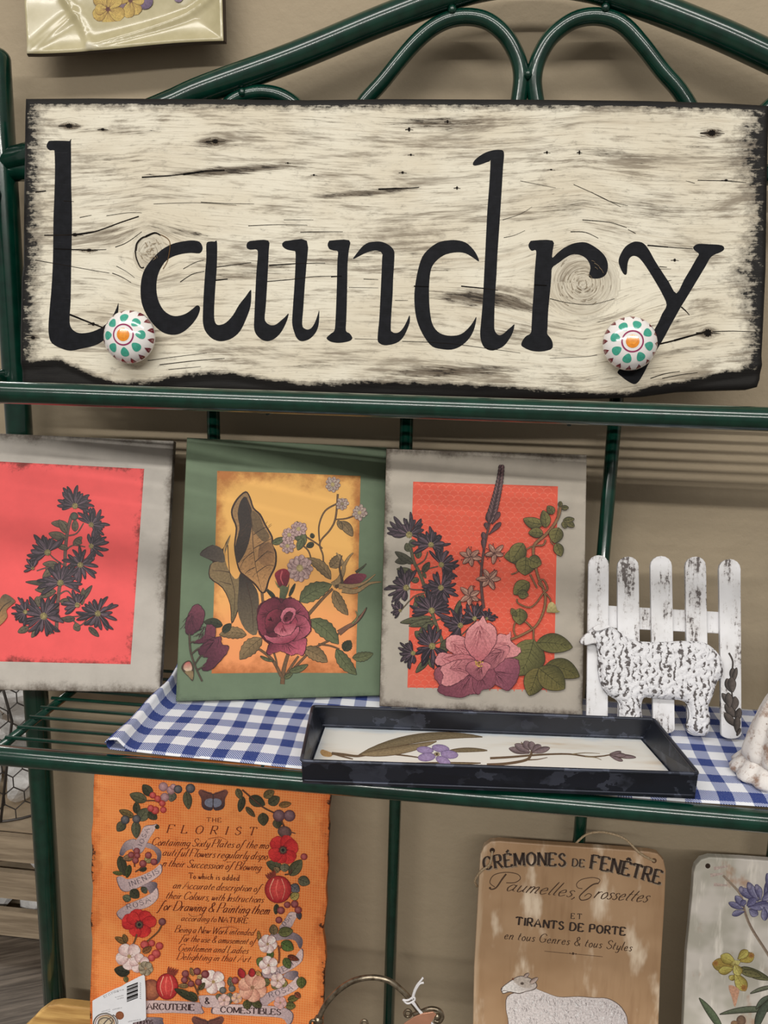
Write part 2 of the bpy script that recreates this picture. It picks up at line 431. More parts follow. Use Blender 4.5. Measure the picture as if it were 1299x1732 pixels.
tag(o, 'dark grey-brown wood-grain floor', 'floor', kind='structure')

# ------------------------------------------------------------------ green metal rack
m = Mat('dark green enamel', .22, .5, 0, .5); n = m.noise(m.obj(), 60, 4); n2 = m.noise(m.obj(), 420, 2)
m.color(m.mix(m.step(n, .3, .7), C(0, 40, 30), C(4, 54, 41))).bump(n2, .06, .0004)
GREEN = m.m
BY = .95                                             # back frame of the rack
rack = empty('wire_shelf_rack', (0.033, BY, 0), 'dark green metal wire shelf rack with arched scroll back against tan wall', 'shelf rack')
def tubeobj(name, pts, r, seg=14, mat=None, parent=None):
    return MB().tube(pts, r, seg).build(name, mat or GREEN, parent or rack)
PR = .0142
def capped(a, b, r, n=5):
    """straight tube whose upper end is rounded off"""
    a, b = np.array(a), np.array(b); pts = [a, a + (b - a) * .5]; rad = [r, r]; d = (b - a) / np.linalg.norm(b - a)
    for i in range(n + 1):
        t = i / n * math.pi / 2 * .96; pts.append(b - d * r * .8 * (1 - math.sin(t))); rad.append(r * max(math.cos(t), .08))
    return pts, rad
for sx in (-1, 1):
    xt, xb = (-.5545, -.5735) if sx < 0 else (.627, .640)
    p, r = capped((xb, BY, 0.0005), (xt, BY, 1.742), .0155); tubeobj('post', p, r, 18)
# arch
ap = [(300, 172), (350, 150), (500, 95), (650, 33), (765, -10), (840, -28), (907, -33), (975, -27), (1050, -8), (1200, 50), (1299, 95), (1420, 152)]
arch = [atY(x, y, BY) for x, y in cat(ap, 5)]
L0 = np.array([-.5605, BY, 1.62]); R0 = np.array([.627, BY, 1.62])
tubeobj('arch_tube', [L0] + [L0 * .5 + arch[0] * .5 + np.array([0, 0, -.006])] + arch + [R0], .0146, 18)
for px_ in ([(560, 330), (600, 200), (650, 135), (700, 75), (740, 42), (780, 29), (820, 34), (850, 55), (870, 85), (881, 120), (878, 165), (860, 260)],
            [(925, 260), (906, 165), (904, 125), (915, 90), (935, 60), (970, 35), (1010, 28), (1050, 40), (1085, 75), (1120, 120), (1160, 170), (1230, 300)],
            [(330, 330), (355, 220), (385, 180), (410, 163), (445, 157), (480, 165), (510, 190), (540, 250), (550, 330)],
            [(1250, 330), (1275, 220), (1310, 175), (1345, 163), (1380, 170), (1420, 200), (1450, 330)]):
    tubeobj('scroll', [atY(x, y, BY) for x, y in cat(px_, 5)], .0085, 12)
for (x, y) in ((765, 17), (1024, 14), (893, 126), (410, 157)):
    p = atY(x, y, BY - .006); MB().tube([p + np.array([0, 0, d]) for d in (-.005, -.003, 0, .003, .005)], [.0015, .004, .005, .004, .0015], 8).build('weld', GREEN, rack)
# bars of the back frame
for X in (-.314, -.0845, .149, .382):
    tubeobj('back_bar', [(X, BY, .12), (X, BY, 1.62)], .0078, 12)
for z in (1.612, .38):
    tubeobj('back_rail', [(-.565, BY, z), (.632, BY, z)], .0095 if z < 1.5 else .0105, 12)
tubeobj('side_arm', [(-.5635, BY, 1.585), (-.568, .90, 1.583), (-.578, .85, 1.56), (-.585, .80, 1.48), (-.585, .765, 1.3785)], .0135, 14)
def shelf(z, zw, y0, y1, x0, x1, rr, step, wr):
    tubeobj('front_rail', cat([(-.57, BY, z), (-.58, y0 + .08, z), (-.55, y0 + .006, z), (-.5, y0, z), (0, y0, z), (.56, y0, z), (.61, y0 + .006, z), (.64, y0 + .08, z), (.635, BY, z)], 6), rr, 16)
    for xs in (x0, x1):
        tubeobj('side_rail', [(xs - (.014 if xs < 0 else -.014), y0, zw - .006), (xs, y1, zw - .006), (xs, BY, zw - .006)], .0048, 10)
    for xs in (-.2, .08, .33):
        tubeobj('cross_rail', [(xs, y0 + .004, zw - .0036), (xs, BY, zw - .0036)], .0017, 8)
    n = int(round((y1 - y0) / step))
    for i in range(1, n + 1):
        y = y0 + i * step; tubeobj('shelf_wire', [(x0 - .012, y, zw), (x1 + .012, y, zw)], wr, 8)
shelf(1.0135, 1.020, .72, .935, -.466, .53, .0104, .0238, .0021)
shelf(1.3785, 1.3706, .76, .93, -.5, .57, .0108, .0243, .0021)
shelf(.400, .407, .69, .93, -.466, .53, .0104, .0265, .0021)

# ------------------------------------------------------------------ painted wooden sign
SY0, SY1 = .862, .912
sp = Plane(atY(33, 650, SY0), atY(33, 650, SY0) + np.array([1, 0, 0]), atY(40, 166, SY1))
sign = empty('wooden_sign', sp.pt(660, 667), 'whitewashed wooden board hand-lettered in black with two ceramic knobs, on green rack', 'sign')
def interp(x, tab):
    return float(np.interp(x, [t[0] for t in tab], [t[1] for t in tab]))
TOP = [(30, 165), (150, 164), (330, 165), (520, 167), (650, 165), (900, 166), (1090, 168), (1230, 172), (1310, 177)]
BOT = [(30, 651), (60, 652), (200, 658), (350, 660), (600, 668), (850, 673), (1020, 672), (1090, 669), (1150, 661), (1200, 659), (1270, 657), (1290, 652)]
BLK = [(30, 612), (60, 610), (95, 606), (130, 620), (160, 635), (200, 646), (250, 645), (300, 634), (350, 630), (390, 629), (450, 640), (520, 648), (650, 644), (760, 648), (850, 652), (960, 662), (1060, 664), (1100, 652), (1150, 645), (1200, 633), (1290, 618)]
LEF = [(165, 41), (200, 40), (330, 38), (450, 37), (470, 34), (560, 32), (650, 32)]
RIG = [(165, 1302), (300, 1299), (450, 1297), (540, 1293), (600, 1290), (615, 1291), (640, 1289), (656, 1283)]
KN = [(252, 428, 27, 34), (986, 478, 62, 58), (1199, 563, 9, 9), (364, 239, 8, 6), (117, 213, 9, 6), (1204, 225, 9, 7), (150, 425, 8, 4)]
ST = [(395, 288, 165, 10, -4, 1.0), (310, 290, 70, 9, -3, .5), (620, 326, 130, 8, -5, .9), (745, 208, 130, 17, 0, .75), (1045, 262, 120, 15, 6, .6), (1100, 300, 130, 14, 5, .35),
      (960, 348, 95, 22, -8, .55), (1090, 350, 110, 26, 14, .5), (815, 505, 110, 18, 4, 1.0), (870, 516, 70, 12, 8, .9), (770, 628, 150, 13, -2, .9), (420, 455, 140, 26, -4, .45), (560, 440, 160, 11, 0, .55),
      (640, 425, 150, 10, 2, .55), (300, 392, 90, 18, 10, .55), (190, 398, 80, 22, -8, .4), (190, 268, 80, 12, 2, .45), (360, 240, 45, 12, 0, .9), (200, 222, 110, 8, 3, .55), (140, 480, 90, 14, 6, .35),
      (1010, 540, 150, 12, -6, .45), (1120, 470, 90, 14, 6, .4), (1180, 255, 80, 25, 0, .45), (1205, 300, 90, 30, 2, .4), (1210, 350, 80, 14, 4, .35), (1170, 590, 110, 10, -10, .55), (1130, 545, 90, 8, -10, .5),
      (860, 560, 120, 8, -3, .3), (330, 570, 130, 10, -8, .4), (560, 590, 170, 8, -4, .3), (480, 545, 130, 12, -5, .3), (700, 455, 120, 9, 2, .5), (80, 560, 40, 14, 0, .5), (120, 555, 60, 10, 0, .4), (520, 620, 160, 8, -3, .45),
      (980, 430, 90, 7, 0, .5), (985, 545, 120, 7, -3, .4), (540, 205, 120, 10, 0, .35), (880, 205, 120, 12, 2, .35), (980, 640, 150, 8, 0, .5), (1000, 300, 100, 10, 3, .35), (550, 345, 150, 6, 0, .3), (920, 590, 110, 10, 0, .35), (117, 214, 26, 8, 4, 1.0), (174, 220, 20, 6, 4, .8), (364, 240, 26, 9, 0, 1.0), (1204, 226, 26, 12, 0, 1.0), (1197, 563, 22, 14, -8, .9), (150, 424, 26, 5, 0, .8), (56, 571, 14, 8, 0, .9), (127, 397, 16, 6, 0, .8)]
NU, NV = 430, 170
V = []; GR = []; ED = []; SK = []; KT = []
rs = np.random.RandomState(3)
for j in range(NV + 1):
    t = j / NV
    for i in range(NU + 1):
        s_ = i / NU
        y0 = 166 + (652 - 166) * t
        xl, xr = interp(y0, LEF), interp(y0, RIG); x = xl + (xr - xl) * s_
        yt, yb = interp(x, TOP), interp(x, BOT); y = yt + (yb - yt) * t
        dl, dr, dt, db = x - xl, xr - x, y - yt, yb - y
        a, b = sp.loc(x, y)
        d = min(dl, dr, dt * .8, db)
        h = -.0035 * max(0, 1 - d / 9) ** 2
        if y > interp(x, BLK): h -= .004 * min(1, (y - interp(x, BLK)) / 14)
        gx, gy, kt = x, y, 0.0
        for (kx, ky, kr, kh) in KN:
            X, Y = (x - kx) / kr, (y - ky) / kh; D = X * X * .30 + Y * Y
            D0 = X * X + Y * Y
            gy -= (y - ky) * min(.97, 1 / (D + .05)) * math.exp(-abs(X) * .32) if D0 > .6 else 0
            if D0 < 1.0: kt = max(kt, min(1, (1 - D0) * 3)); gy = ky + kh * math.sqrt(D0) * 2.2; gx = kx + 40 * math.atan2(Y, X)
        gy += 7 * math.sin(x / 210 + .6) + 3 * math.sin(x / 90 + y / 80)
        V.append((a, b, h)); GR.append((gx / 1000, gy / 1000, 0))
        e = max(1 - dl / 48, 1 - dr / (66 + 22 * math.sin(y / 33)), 1 - (dt - 4) / 22, .5 + (y - interp(x, BLK)) / 14 if y > interp(x, BLK) - 14 else 0)
        if dt < 11: e = max(e, 1.4)
        if dl < 3 or dr < 3: e = max(e, 1.1)
        ED.append(max(0, min(1.5, e)))
        st = 0
        for (sx, sy, sw, sh, sa, sv) in ST:
            if abs(x - sx) > sw * 2.2 or abs(y - sy) > 90: continue
            ca, sa_ = math.cos(math.radians(sa)), math.sin(math.radians(sa)); X, Y = (x - sx) * ca + (y - sy) * sa_, -(x - sx) * sa_ + (y - sy) * ca
            st = max(st, sv * math.exp(-(X / sw) ** 2 * 1.4 - (Y / sh) ** 2 * 1.4))
        SK.append(st); KT.append(kt)
FC = [(j * (NU + 1) + i, (j + 1) * (NU + 1) + i, (j + 1) * (NU + 1) + i + 1, j * (NU + 1) + i + 1) for j in range(NV) for i in range(NU)]
ring = [i for i in range(NU + 1)] + [j * (NU + 1) + NU for j in range(1, NV + 1)] + [NV * (NU + 1) + i for i in range(NU - 1, -1, -1)] + [j * (NU + 1) for j in range(NV - 1, 0, -1)]
o0 = len(V)
for k in ring:
    V.append((V[k][0], V[k][1], -.019)); GR.append(GR[k]); ED.append(1.5); SK.append(0); KT.append(0)
n = len(ring)
FC += [(ring[k], ring[(k + 1) % n], o0 + (k + 1) % n, o0 + k) for k in range(n)] + [tuple(o0 + k for k in range(n))]
me = bpy.data.meshes.new('board'); me.from_pydata(V, [], FC)
for nm, dat, ty in (('grain', GR, 'FLOAT_VECTOR'), ('edge', ED, 'FLOAT'), ('streak', SK, 'FLOAT'), ('knot', KT, 'FLOAT')):
    at = me.attributes.new(nm, ty, 'POINT'); at.data.foreach_set('vector' if ty == 'FLOAT_VECTOR' else 'value', np.array(dat, dtype=np.float32).ravel())
me.polygons.foreach_set('use_smooth', [True] * NU * NV + [False] * (len(FC) - NU * NV))
m = Mat('whitewashed weathered wood', .6, .18); g = m.attr('grain')
nA = m.noise(m.scale(g, (3, 60, 1)), 1, 5, .6, .4)          # broad bands
nB = m.noise(m.scale(g, (12, 420, 1)), 1, 4, .7)            # fibres
nC = m.noise(m.scale(g, (26, 210, 1)), 1, 5, .75)           # flecks
nE = m.noise(m.scale(g, (55, 85, 1)), 1, 5, .72)
nD = m.noise(m.scale(g, (5, 8, 1)), 1, 3)                   # patches
stk = m.attr('streak', 'Fac'); edg = m.attr('edge', 'Fac'); knt = m.attr('knot', 'Fac')
cream = m.mix(m.step(nD, .35, .65), C(230, 224, 206), C(219, 210, 189))
c = m.mix(m.step(nA, .52, .76, 0, .5), cream, C(170, 155, 132))
c = m.mix(m.step(nB, .54, .68, 0, .5), c, C(132, 118, 98))
nP = m.noise(m.scale(g, (4.5, 20, 1)), 1, 6, .7, .8); nQ = m.noise(m.scale(g, (9, 150, 1)), 1, 4, .7)
sm = m.step(m.math('ADD', m.math('MULTIPLY', nP, .6), m.math('MULTIPLY', nQ, .4)), .485, .61, 0, .8); c = m.mix(sm, c, C(126, 114, 98))
s1 = m.step(m.math('ADD', m.math('MULTIPLY', stk, .85), m.math('MULTIPLY', m.math('SUBTRACT', m.math('ADD', m.math('MULTIPLY', nB, .5), m.math('MULTIPLY', nC, .5)), .5), 1.9)), .20, .70, 0, .9)
c = m.mix(s1, c, C(92, 80, 66))
s2 = m.step(m.math('ADD', m.math('MULTIPLY', stk, .6), m.math('MULTIPLY', m.math('SUBTRACT', nC, .5), 2.6)), .46, .72, 0, .88)
c = m.mix(s2, c, C(38, 31, 26))
c = m.mix(m.math('MULTIPLY', knt, m.step(nC, .4, .7, .12, .6)), c, C(120, 104, 84))
pit = m.step(nC, .665, .73, 0, .75); c = m.mix(pit, c, C(66, 56, 46))
ew = m.math('ADD', edg, m.math('MULTIPLY', m.math('SUBTRACT', m.math('ADD', m.math('MULTIPLY', nE, .75), m.math('MULTIPLY', nB, .25)), .5), 2.3))
eb = m.step(ew, .50, .78, 0, .97)
c = m.mix(m.step(ew, .05, .55, 0, .6), c, C(104, 96, 86))
c = m.mix(eb, c, C(15, 15, 18))
m.color(c).bump(m.math('SUBTRACT', m.math('ADD', nB, nC), m.math('MULTIPLY', s2, .5)), .35, .0009)
me.materials.append(m.m)
ob = bpy.data.objects.new('board', me); COLL.objects.link(ob); ob.matrix_world = sp.M; adopt(ob, sign)

# letters
m = Mat('worn black paint', .6, .12); oc = m.obj(); n1 = m.noise(m.scale(oc, (30, 700, 1)), 1, 4, .7); n2 = m.noise(oc, 120, 4)
c = m.mix(m.step(n2, .3, .7), C(17, 18, 22), C(25, 26, 31)); c = m.mix(m.step(n1, .62, .74, 0, .5), c, C(70, 70, 72)); c = m.mix(m.step(n1, .36, .28, 0, .8), c, C(12, 12, 14))
m.color(c).bump(n1, .3, .0005); BLACKP = m.m
z1, z2, z3, z4, z5, z6 = Z(60, 220, 4.33), Z(320, 380, 4.996), Z(530, 380, 7.217), Z(680, 240, 4.681), Z(870, 390, 7.217), Z(1000, 390, 5.4125)
LET = [
 [z1((82,112),(92,90),(115,78),(250,80),(260,90),(262,400),(268,640),(262,1000),(258,1250),(250,1380),(258,1440),(290,1475),(340,1488),(420,1475),(500,1435),(560,1370),(595,1300),(608,1265),(606,1330),(590,1400),(555,1475),(500,1540),(430,1580),(340,1600),(260,1616),(190,1600),(120,1560),(98,1500),(96,1420),(105,1300),(118,1150),(128,950),(132,640),(138,500),(143,300),(140,165),(132,148),(105,148),(85,130))],
 [z1((1222,880),(1222,850),(1200,818),(1150,808),(1080,815),(1000,835),(920,880),(850,950),(800,1020),(775,1100),(770,1200),(785,1290),(830,1380),(890,1450),(950,1490),(1020,1500),(1080,1480),(1140,1430),(1185,1370),(1205,1315),(1200,1290),(1180,1285),(1150,1310),(1100,1345),(1040,1362),(990,1355),(940,1320),(905,1260),(888,1190),(888,1110),(905,1040),(945,970),(1000,930),(1070,908),(1140,900),(1200,903)),
  z2((145,165),(170,143),(215,143),(236,150),(234,350),(222,520),(212,690),(212,790),(225,835),(255,848),(310,828),(370,765),(420,680),(475,610),(518,552),(525,580),(518,690),(480,800),(430,900),(370,955),(310,980),(250,984),(190,960),(140,905),(120,850),(115,780),(122,600),(135,400),(145,280))],
 [z2((485,170),(500,145),(540,135),(668,135),(672,230),(662,450),(648,680),(638,790),(655,830),(690,850),(730,845),(770,815),(810,780),(840,750),(830,800),(800,870),(760,930),(710,970),(660,985),(610,970),(565,925),(548,870),(550,790),(558,600),(568,400),(580,260),(572,212),(520,212),(490,200)),
  z2((785,165),(800,145),(840,135),(995,137),(990,350),(978,500),(965,700),(955,840),(975,878),(1010,885),(1040,865),(1065,820),(1085,765),(1098,725),(1098,800),(1088,870),(1060,925),(1010,970),(950,985),(910,960),(885,900),(870,830),(875,720),(890,500),(898,330),(898,235),(880,222),(830,212),(795,190))],
 [z3((175,240),(190,205),(220,193),(437,190),(432,320),(418,480),(415,650),(412,820),(408,1000),(402,1170),(398,1295),(440,1325),(470,1365),(473,1395),(430,1425),(320,1443),(220,1432),(165,1395),(170,1370),(215,1330),(258,1290),(270,1170),(280,950),(288,700),(293,450),(300,330),(250,315),(200,300),(180,270)),
  z3((483,420),(530,350),(600,265),(670,220),(750,207),(820,207),(890,230),(950,270),(985,320),(990,380),(985,500),(975,650),(968,850),(955,1050),(945,1270),(965,1310),(1000,1322),(1050,1310),(1100,1255),(1140,1180),(1175,1105),(1178,1180),(1150,1270),(1100,1370),(1040,1430),(960,1462),(870,1472),(810,1450),(785,1410),(790,1300),(805,1150),(818,900),(832,600),(840,400),(845,370),(825,335),(780,318),(720,320),(640,345),(560,385))],
 [z4((610,947),(590,890),(550,835),(500,795),(430,778),(360,780),(290,795),(220,840),(160,910),(125,1020),(105,1130),(97,1230),(105,1350),(130,1450),(180,1550),(240,1620),(310,1640),(390,1645),(460,1620),(520,1570),(560,1510),(582,1440),(588,1385),(560,1430),(520,1480),(470,1520),(410,1535),(340,1530),(280,1500),(240,1440),(222,1350),(215,1250),(215,1130),(225,1030),(245,975),(290,925),(350,890),(430,875),(500,882),(560,915)),
  z4((560,175),(580,140),(640,95),(710,68),(780,63),(803,75),(808,110),(800,200),(788,400),(775,600),(765,750),(755,900),(748,1050),(735,1250),(730,1430),(735,1495),(765,1530),(800,1520),(840,1485),(870,1460),(890,1445),(880,1500),(850,1560),(800,1620),(720,1652),(660,1635),(630,1590),(618,1520),(625,1430),(640,1250),(650,1050),(660,850),(675,550),(690,350),(700,160),(690,155),(620,180),(575,188))],
 [z5((172,180),(190,140),(230,122),(466,122),(468,240),(463,330),(520,280),(600,215),(700,165),(800,143),(880,148),(960,185),(1050,250),(1110,320),(1140,400),(1138,480),(1110,545),(1050,580),(980,587),(915,570),(915,520),(928,460),(915,400),(880,345),(820,305),(750,290),(690,298),(620,335),(540,395),(462,455),(452,560),(440,700),(425,850),(412,1000),(405,1180),(402,1260),(440,1310),(467,1370),(462,1435),(400,1465),(300,1478),(200,1465),(120,1430),(85,1400),(95,1350),(140,1290),(200,1250),(210,1150),(220,950),(235,750),(245,550),(258,380),(265,245),(215,248),(185,220))],
 [z6((325,395),(300,400),(270,350),(250,285),(265,225),(310,150),(370,110),(420,100),(480,118),(530,180),(580,270),(650,380),(710,470),(780,575),(850,450),(910,350),(960,260),(985,215),(945,180),(935,150),(980,122),(1080,125),(1170,130),(1210,145),(1215,175),(1180,200),(1130,220),(1090,250),(1050,320),(990,420),(930,520),(870,620),(820,700),(770,790),(720,880),(670,975),(620,1060),(570,1140),(530,1210),(490,1290),(450,1360),(420,1395),(385,1405),(320,1370),(270,1330),(240,1295),(290,1250),(430,1200),(500,1080),(560,940),(610,850),(650,760),(690,680),(650,580),(600,490),(540,390),(480,300),(430,245),(385,232),(350,255),(332,310))]]
for strokes in LET:
    ik = Ink(sp, 1.2e-4)
    for q in strokes: ik.poly(q, (1, 1, 1, 1), smooth=3)
    ik.build('letter', BLACKP, sign)
# cracks, nail holes and dents in the board
ik = Ink(sp, 2.2e-4); DK = C(30, 25, 21); MD = C(92, 78, 62); VD = C(14, 11, 10)
for q, w in (([(75, 398), (125, 397), (160, 392), (205, 376), (235, 366)], 2.6), ([(92, 421), (150, 423), (180, 422)], 2), ([(60, 440), (100, 447), (150, 456), (185, 462)], 1.6), ([(118, 532), (158, 548), (190, 560)], 3),
             ([(195, 418), (215, 410), (240, 392)], 1.8), ([(190, 462), (205, 468), (222, 478)], 1.8), ([(197, 450), (215, 460), (228, 470)], 1.2), ([(305, 477), (325, 464), (346, 459)], 1.8), ([(310, 455), (330, 444), (345, 440)], 1.4),
             ([(365, 452), (395, 448), (425, 444)], 1.8), ([(455, 449), (500, 446), (550, 445)], 2), ([(452, 476), (490, 473), (530, 468), (570, 467)], 1.8), ([(364, 474), (385, 472)], 2), ([(508, 393), (540, 392), (580, 392)], 1.4),
             ([(1095, 415), (1130, 418), (1172, 421)], 2.2), ([(1152, 519), (1160, 526), (1166, 533)], 2.4), ([(1115, 582), (1140, 576), (1165, 569), (1195, 561)], 3.4), ([(1205, 561), (1240, 560), (1290, 562)], 1.8),
             ([(1180, 305), (1225, 306), (1262, 309)], 1.6), ([(904, 482), (925, 483)], 2.4), ([(780, 484), (820, 488), (842, 491)], 2), ([(700, 484), (725, 485)], 2), ([(108, 340), (125, 341)], 1.6), ([(60, 325), (78, 323)], 2),
             ([(135, 368), (155, 364)], 1.4), ([(180, 365), (215, 360), (240, 360)], 1), ([(640, 320), (680, 319), (709, 317)], 2.4), ([(240, 300), (290, 297), (330, 292)], 2.2), ([(310, 295), (345, 290), (380, 288)], 3.2),
             ([(880, 306), (910, 312), (940, 318)], .9), ([(970, 312), (1010, 330), (1050, 350)], 1.1), ([(1000, 325), (1030, 340), (1062, 348)], 1.1), ([(985, 372), (1030, 376), (1060, 385)], 1.6), ([(965, 392), (990, 393), (1012, 403)], 1.6),
             ([(930, 505), (960, 512), (1000, 515), (1040, 505)], 1.2), ([(1010, 600), (990, 603), (930, 606)], 1), ([(1100, 640), (1125, 632), (1150, 628)], 1.8), ([(1120, 640), (1150, 634), (1180, 630)], 1.6), ([(1075, 395), (1062, 388)], 1.4),
             ([(615, 472), (640, 473)], 1.2), ([(560, 468), (578, 467)], 2), ([(590, 486), (640, 487)], .9), ([(668, 508), (690, 508)], 1), ([(600, 573), (640, 574)], 1), ([(680, 577), (760, 581), (830, 590), (880, 597)], 1.1),
             ([(340, 342), (380, 344), (430, 345)], 1.1), ([(420, 382), (470, 380), (520, 381)], 1.2), ([(480, 372), (530, 372)], .9), ([(260, 345), (330, 343), (400, 347)], .9), ([(850, 372), (880, 362), (900, 350)], .9), ([(852, 402), (870, 398), (888, 390)], 1),
             ([(1105, 455), (1135, 455)], 1), ([(1115, 451), (1128, 452)], 1.6), ([(1130, 475), (1136, 474)], 1.2), ([(1175, 310), (1160, 306)], 1), ([(250, 610), (300, 603), (350, 597)], 1.2), ([(270, 617), (330, 610), (380, 606)], 1.6), ([(285, 625), (340, 620)], 1.2)):
    ik.stroke(q, w * .75, DK, w * .45 if w < 2.5 else w * .8)
    if w > 1.9: ik.stroke(q[len(q) // 2 - 1: len(q) // 2 + 1], w, VD, w * .8)
for (x, y, r, ry) in ((117, 213, 8, 5), (174, 219, 4, 3), (364, 239, 7, 5), (1204, 225, 9, 7), (1197, 563, 9, 9), (151, 423, 6, 3), (158, 548, 4, 4), (56, 571, 5, 4), (127, 397, 6, 4), (681, 292, 3, 3), (695, 262, 2.5, 2.5), (773, 318, 2.5, 4), (1141, 440, 3, 3.5),
                      (531, 296, 2.5, 2), (932, 287, 3, 1.5), (487, 276, 2, 2), (1228, 305, 4, 2.5), (692, 219, 3, 5), (980, 258, 2, 5), (925, 258, 2.5, 3.5), (757, 206, 2.5, 4)):
    ik.disc(x, y, r * .8, VD, DK, ry * .8, jag=.25); ik.stroke([(x - r * 2.2, y + .5), (x, y), (x + r * 2.4, y + 1)], ry * .3, DK, .5)
q = [(233, 405), (231, 425), (233, 440), (240, 452), (248, 450), (262, 440), (280, 420), (287, 414), (283, 404), (272, 396), (262, 393), (250, 398), (240, 402), (233, 410)]
ik.stroke([(229, 424), (231, 437), (238, 452), (244, 452)], 2.2, DK, 1.6); ik.stroke([(230, 424), (232, 412), (240, 403), (248, 400)], 3, DK, 2.4); ik.stroke([(247, 400), (262, 394), (272, 398)], 3.2, VD, 2); ik.stroke([(272, 397), (284, 404), (288, 415), (284, 440), (276, 455)], 1.4, C(110, 82, 50), 1)
for i in range(46):
    a = random.uniform(0, 6.28); r = random.uniform(4, 50); x, y = 985 + r * math.cos(a), 480 + r * .95 * math.sin(a)
    b = a + 1.57; l = random.uniform(4, 13); ik.stroke([(x - math.cos(b) * l * .5, y - math.sin(b) * l * .5), (x + math.cos(a) * l * .07, y + math.sin(a) * l * .07), (x + math.cos(b) * l * .5, y + math.sin(b) * l * .5)], random.uniform(.5, 1.3), C(128, 112, 90), .4)
for i in range(26):
    a = random.uniform(2.6, 5.6); x, y = 255 + random.uniform(-14, 14), 420 + random.uniform(-14, 18); b = random.uniform(0, 6.28); l = random.uniform(3, 9)
    ik.stroke([(x, y), (x + math.cos(b) * l, y + math.sin(b) * l)], random.uniform(.6, 1.2), C(140, 122, 98), .4)
ik.build('cracks_and_nail_holes', ink_mat('dark crevices', .8, .1, 200, .1), sign)['kind'] = 'stuff'

# ceramic knobs
m = Mat('white glazed ceramic', .12, .6, 0, .6); m.color(C(238, 234, 232)); CERW = m.m
m = Mat('glaze paint', .14, .6, 0, .6); n = m.noise(m.obj(), 400, 3); m.color(m.mix(1.0, m.attr('Col', 'Color'), m.step(n, .2, .8, .85, 1.15), 'MULTIPLY')); GLAZE = m.m
def knob(cx, cy, rpx, rot, teal, teal_r, rim, label):
    ctr = sp.loc(cx, cy); e = sp.loc(cx + rpx, cy); R_ = abs(e[0] - ctr[0])
    K = empty('knob', sp.o + sp.u * ctr[0] + sp.v * ctr[1], label, None)
    H = R_ * .62; z0 = R_ * .55
    def dome(r, a, lift=0.0):
        q = min(r / R_, .9999); z = z0 + H * (1 - q ** 2.4) ** (1 / 2.0)
        return (ctr[0] + r * math.cos(a), ctr[1] + r * math.sin(a), z + lift)
    mb = MB(); prof = [(.45, 0), (.45, .22), (.42, .3), (.5, .38), (.8, .44), (.95, .5)]
    vs = []; n = 48; rings = []
    for (r, z) in prof: rings.append([(ctr[0] + r * R_ * math.cos(2 * math.pi * k / n), ctr[1] + r * R_ * math.sin(2 * math.pi * k / n), z * R_) for k in range(n)])
    for q in (1.0, .985, .96, .92, .86, .78, .68, .56, .42, .28, .14, .05): rings.append([dome(q * R_, 2 * math.pi * k / n) for k in range(n)])
    for r in rings: vs += r
    fs = [(i * n + k, i * n + (k + 1) % n, (i + 1) * n + (k + 1) % n, (i + 1) * n + k) for i in range(len(rings) - 1) for k in range(n)]
    fs.append(tuple((len(rings) - 1) * n + k for k in range(n)))
    mb.add(vs, fs); adopt(K, sign); mb.build('ceramic_body', CERW, K, sp.M)
    pm = MB()
    def spot(rc, ac, rr, rt, col, n=18, lift=1.5e-4, shape=0):
        P = [dome(rc * R_, ac, lift)]
        for ring in (.5, 1.0):
            for k in range(n):
                a = 2 * math.pi * k / n; dr, dtt = math.cos(a) * rr * ring, math.sin(a) * rt * ring
                if shape: dtt *= max(.05, (1 + dr / rr) * .5) if shape == 1 else 1 + .35 * dr / rr
                x = (rc + dr) * math.cos(ac) - dtt * math.sin(ac); y = (rc + dr) * math.sin(ac) + dtt * math.cos(ac)
                P.append(dome(min(math.hypot(x, y), .992) * R_, math.atan2(y, x), lift))
        f = [(0, 1 + k, 1 + (k + 1) % n) for k in range(n)] + [(1 + k, 1 + n + k, 1 + n + (k + 1) % n, 1 + (k + 1) % n) for k in range(n)]
        pm.add(P, f, col)
    def rg(r0, r1, col, x=0, y=0, lift=2e-4, n=40):
        P = []
        for r in (r0, (r0 + r1) / 2, r1):
            for k in range(n):
                a = 2 * math.pi * k / n; X, Y = x + r * math.cos(a), y + r * math.sin(a)
                P.append(dome(math.hypot(X, Y) * R_, math.atan2(Y, X), lift))
        pm.add(P, [(i * n + k, i * n + (k + 1) % n, (i + 1) * n + (k + 1) % n, (i + 1) * n + k) for i in range(2) for k in range(n)], col)
    for i in range(8): spot(teal_r, rot + i * math.pi / 4, .165, .155, C(70, 168, 145, .95), shape=2)
    for i in range(rim): spot(.935, rot + .2 + i * 2 * math.pi / rim, .095, .15, C(112, 32, 46), shape=1)
    rg(.35, .405, C(150, 46, 92)); spot(0, 0, .245, .245, C(230, 140, 34), lift=2.2e-4); spot(.03, 1.4, .15, .15, C(238, 152, 44), lift=3.4e-4)
    pm.build('painted_flower', GLAZE, K, sp.M)
knob(230, 574, 42.5, 1.62, None, .62, 16, 'white ceramic knob with painted teal petals')
knob(1060.5, 585, 46, 1.35, None, .62, 16, 'white ceramic knob with painted teal petals')
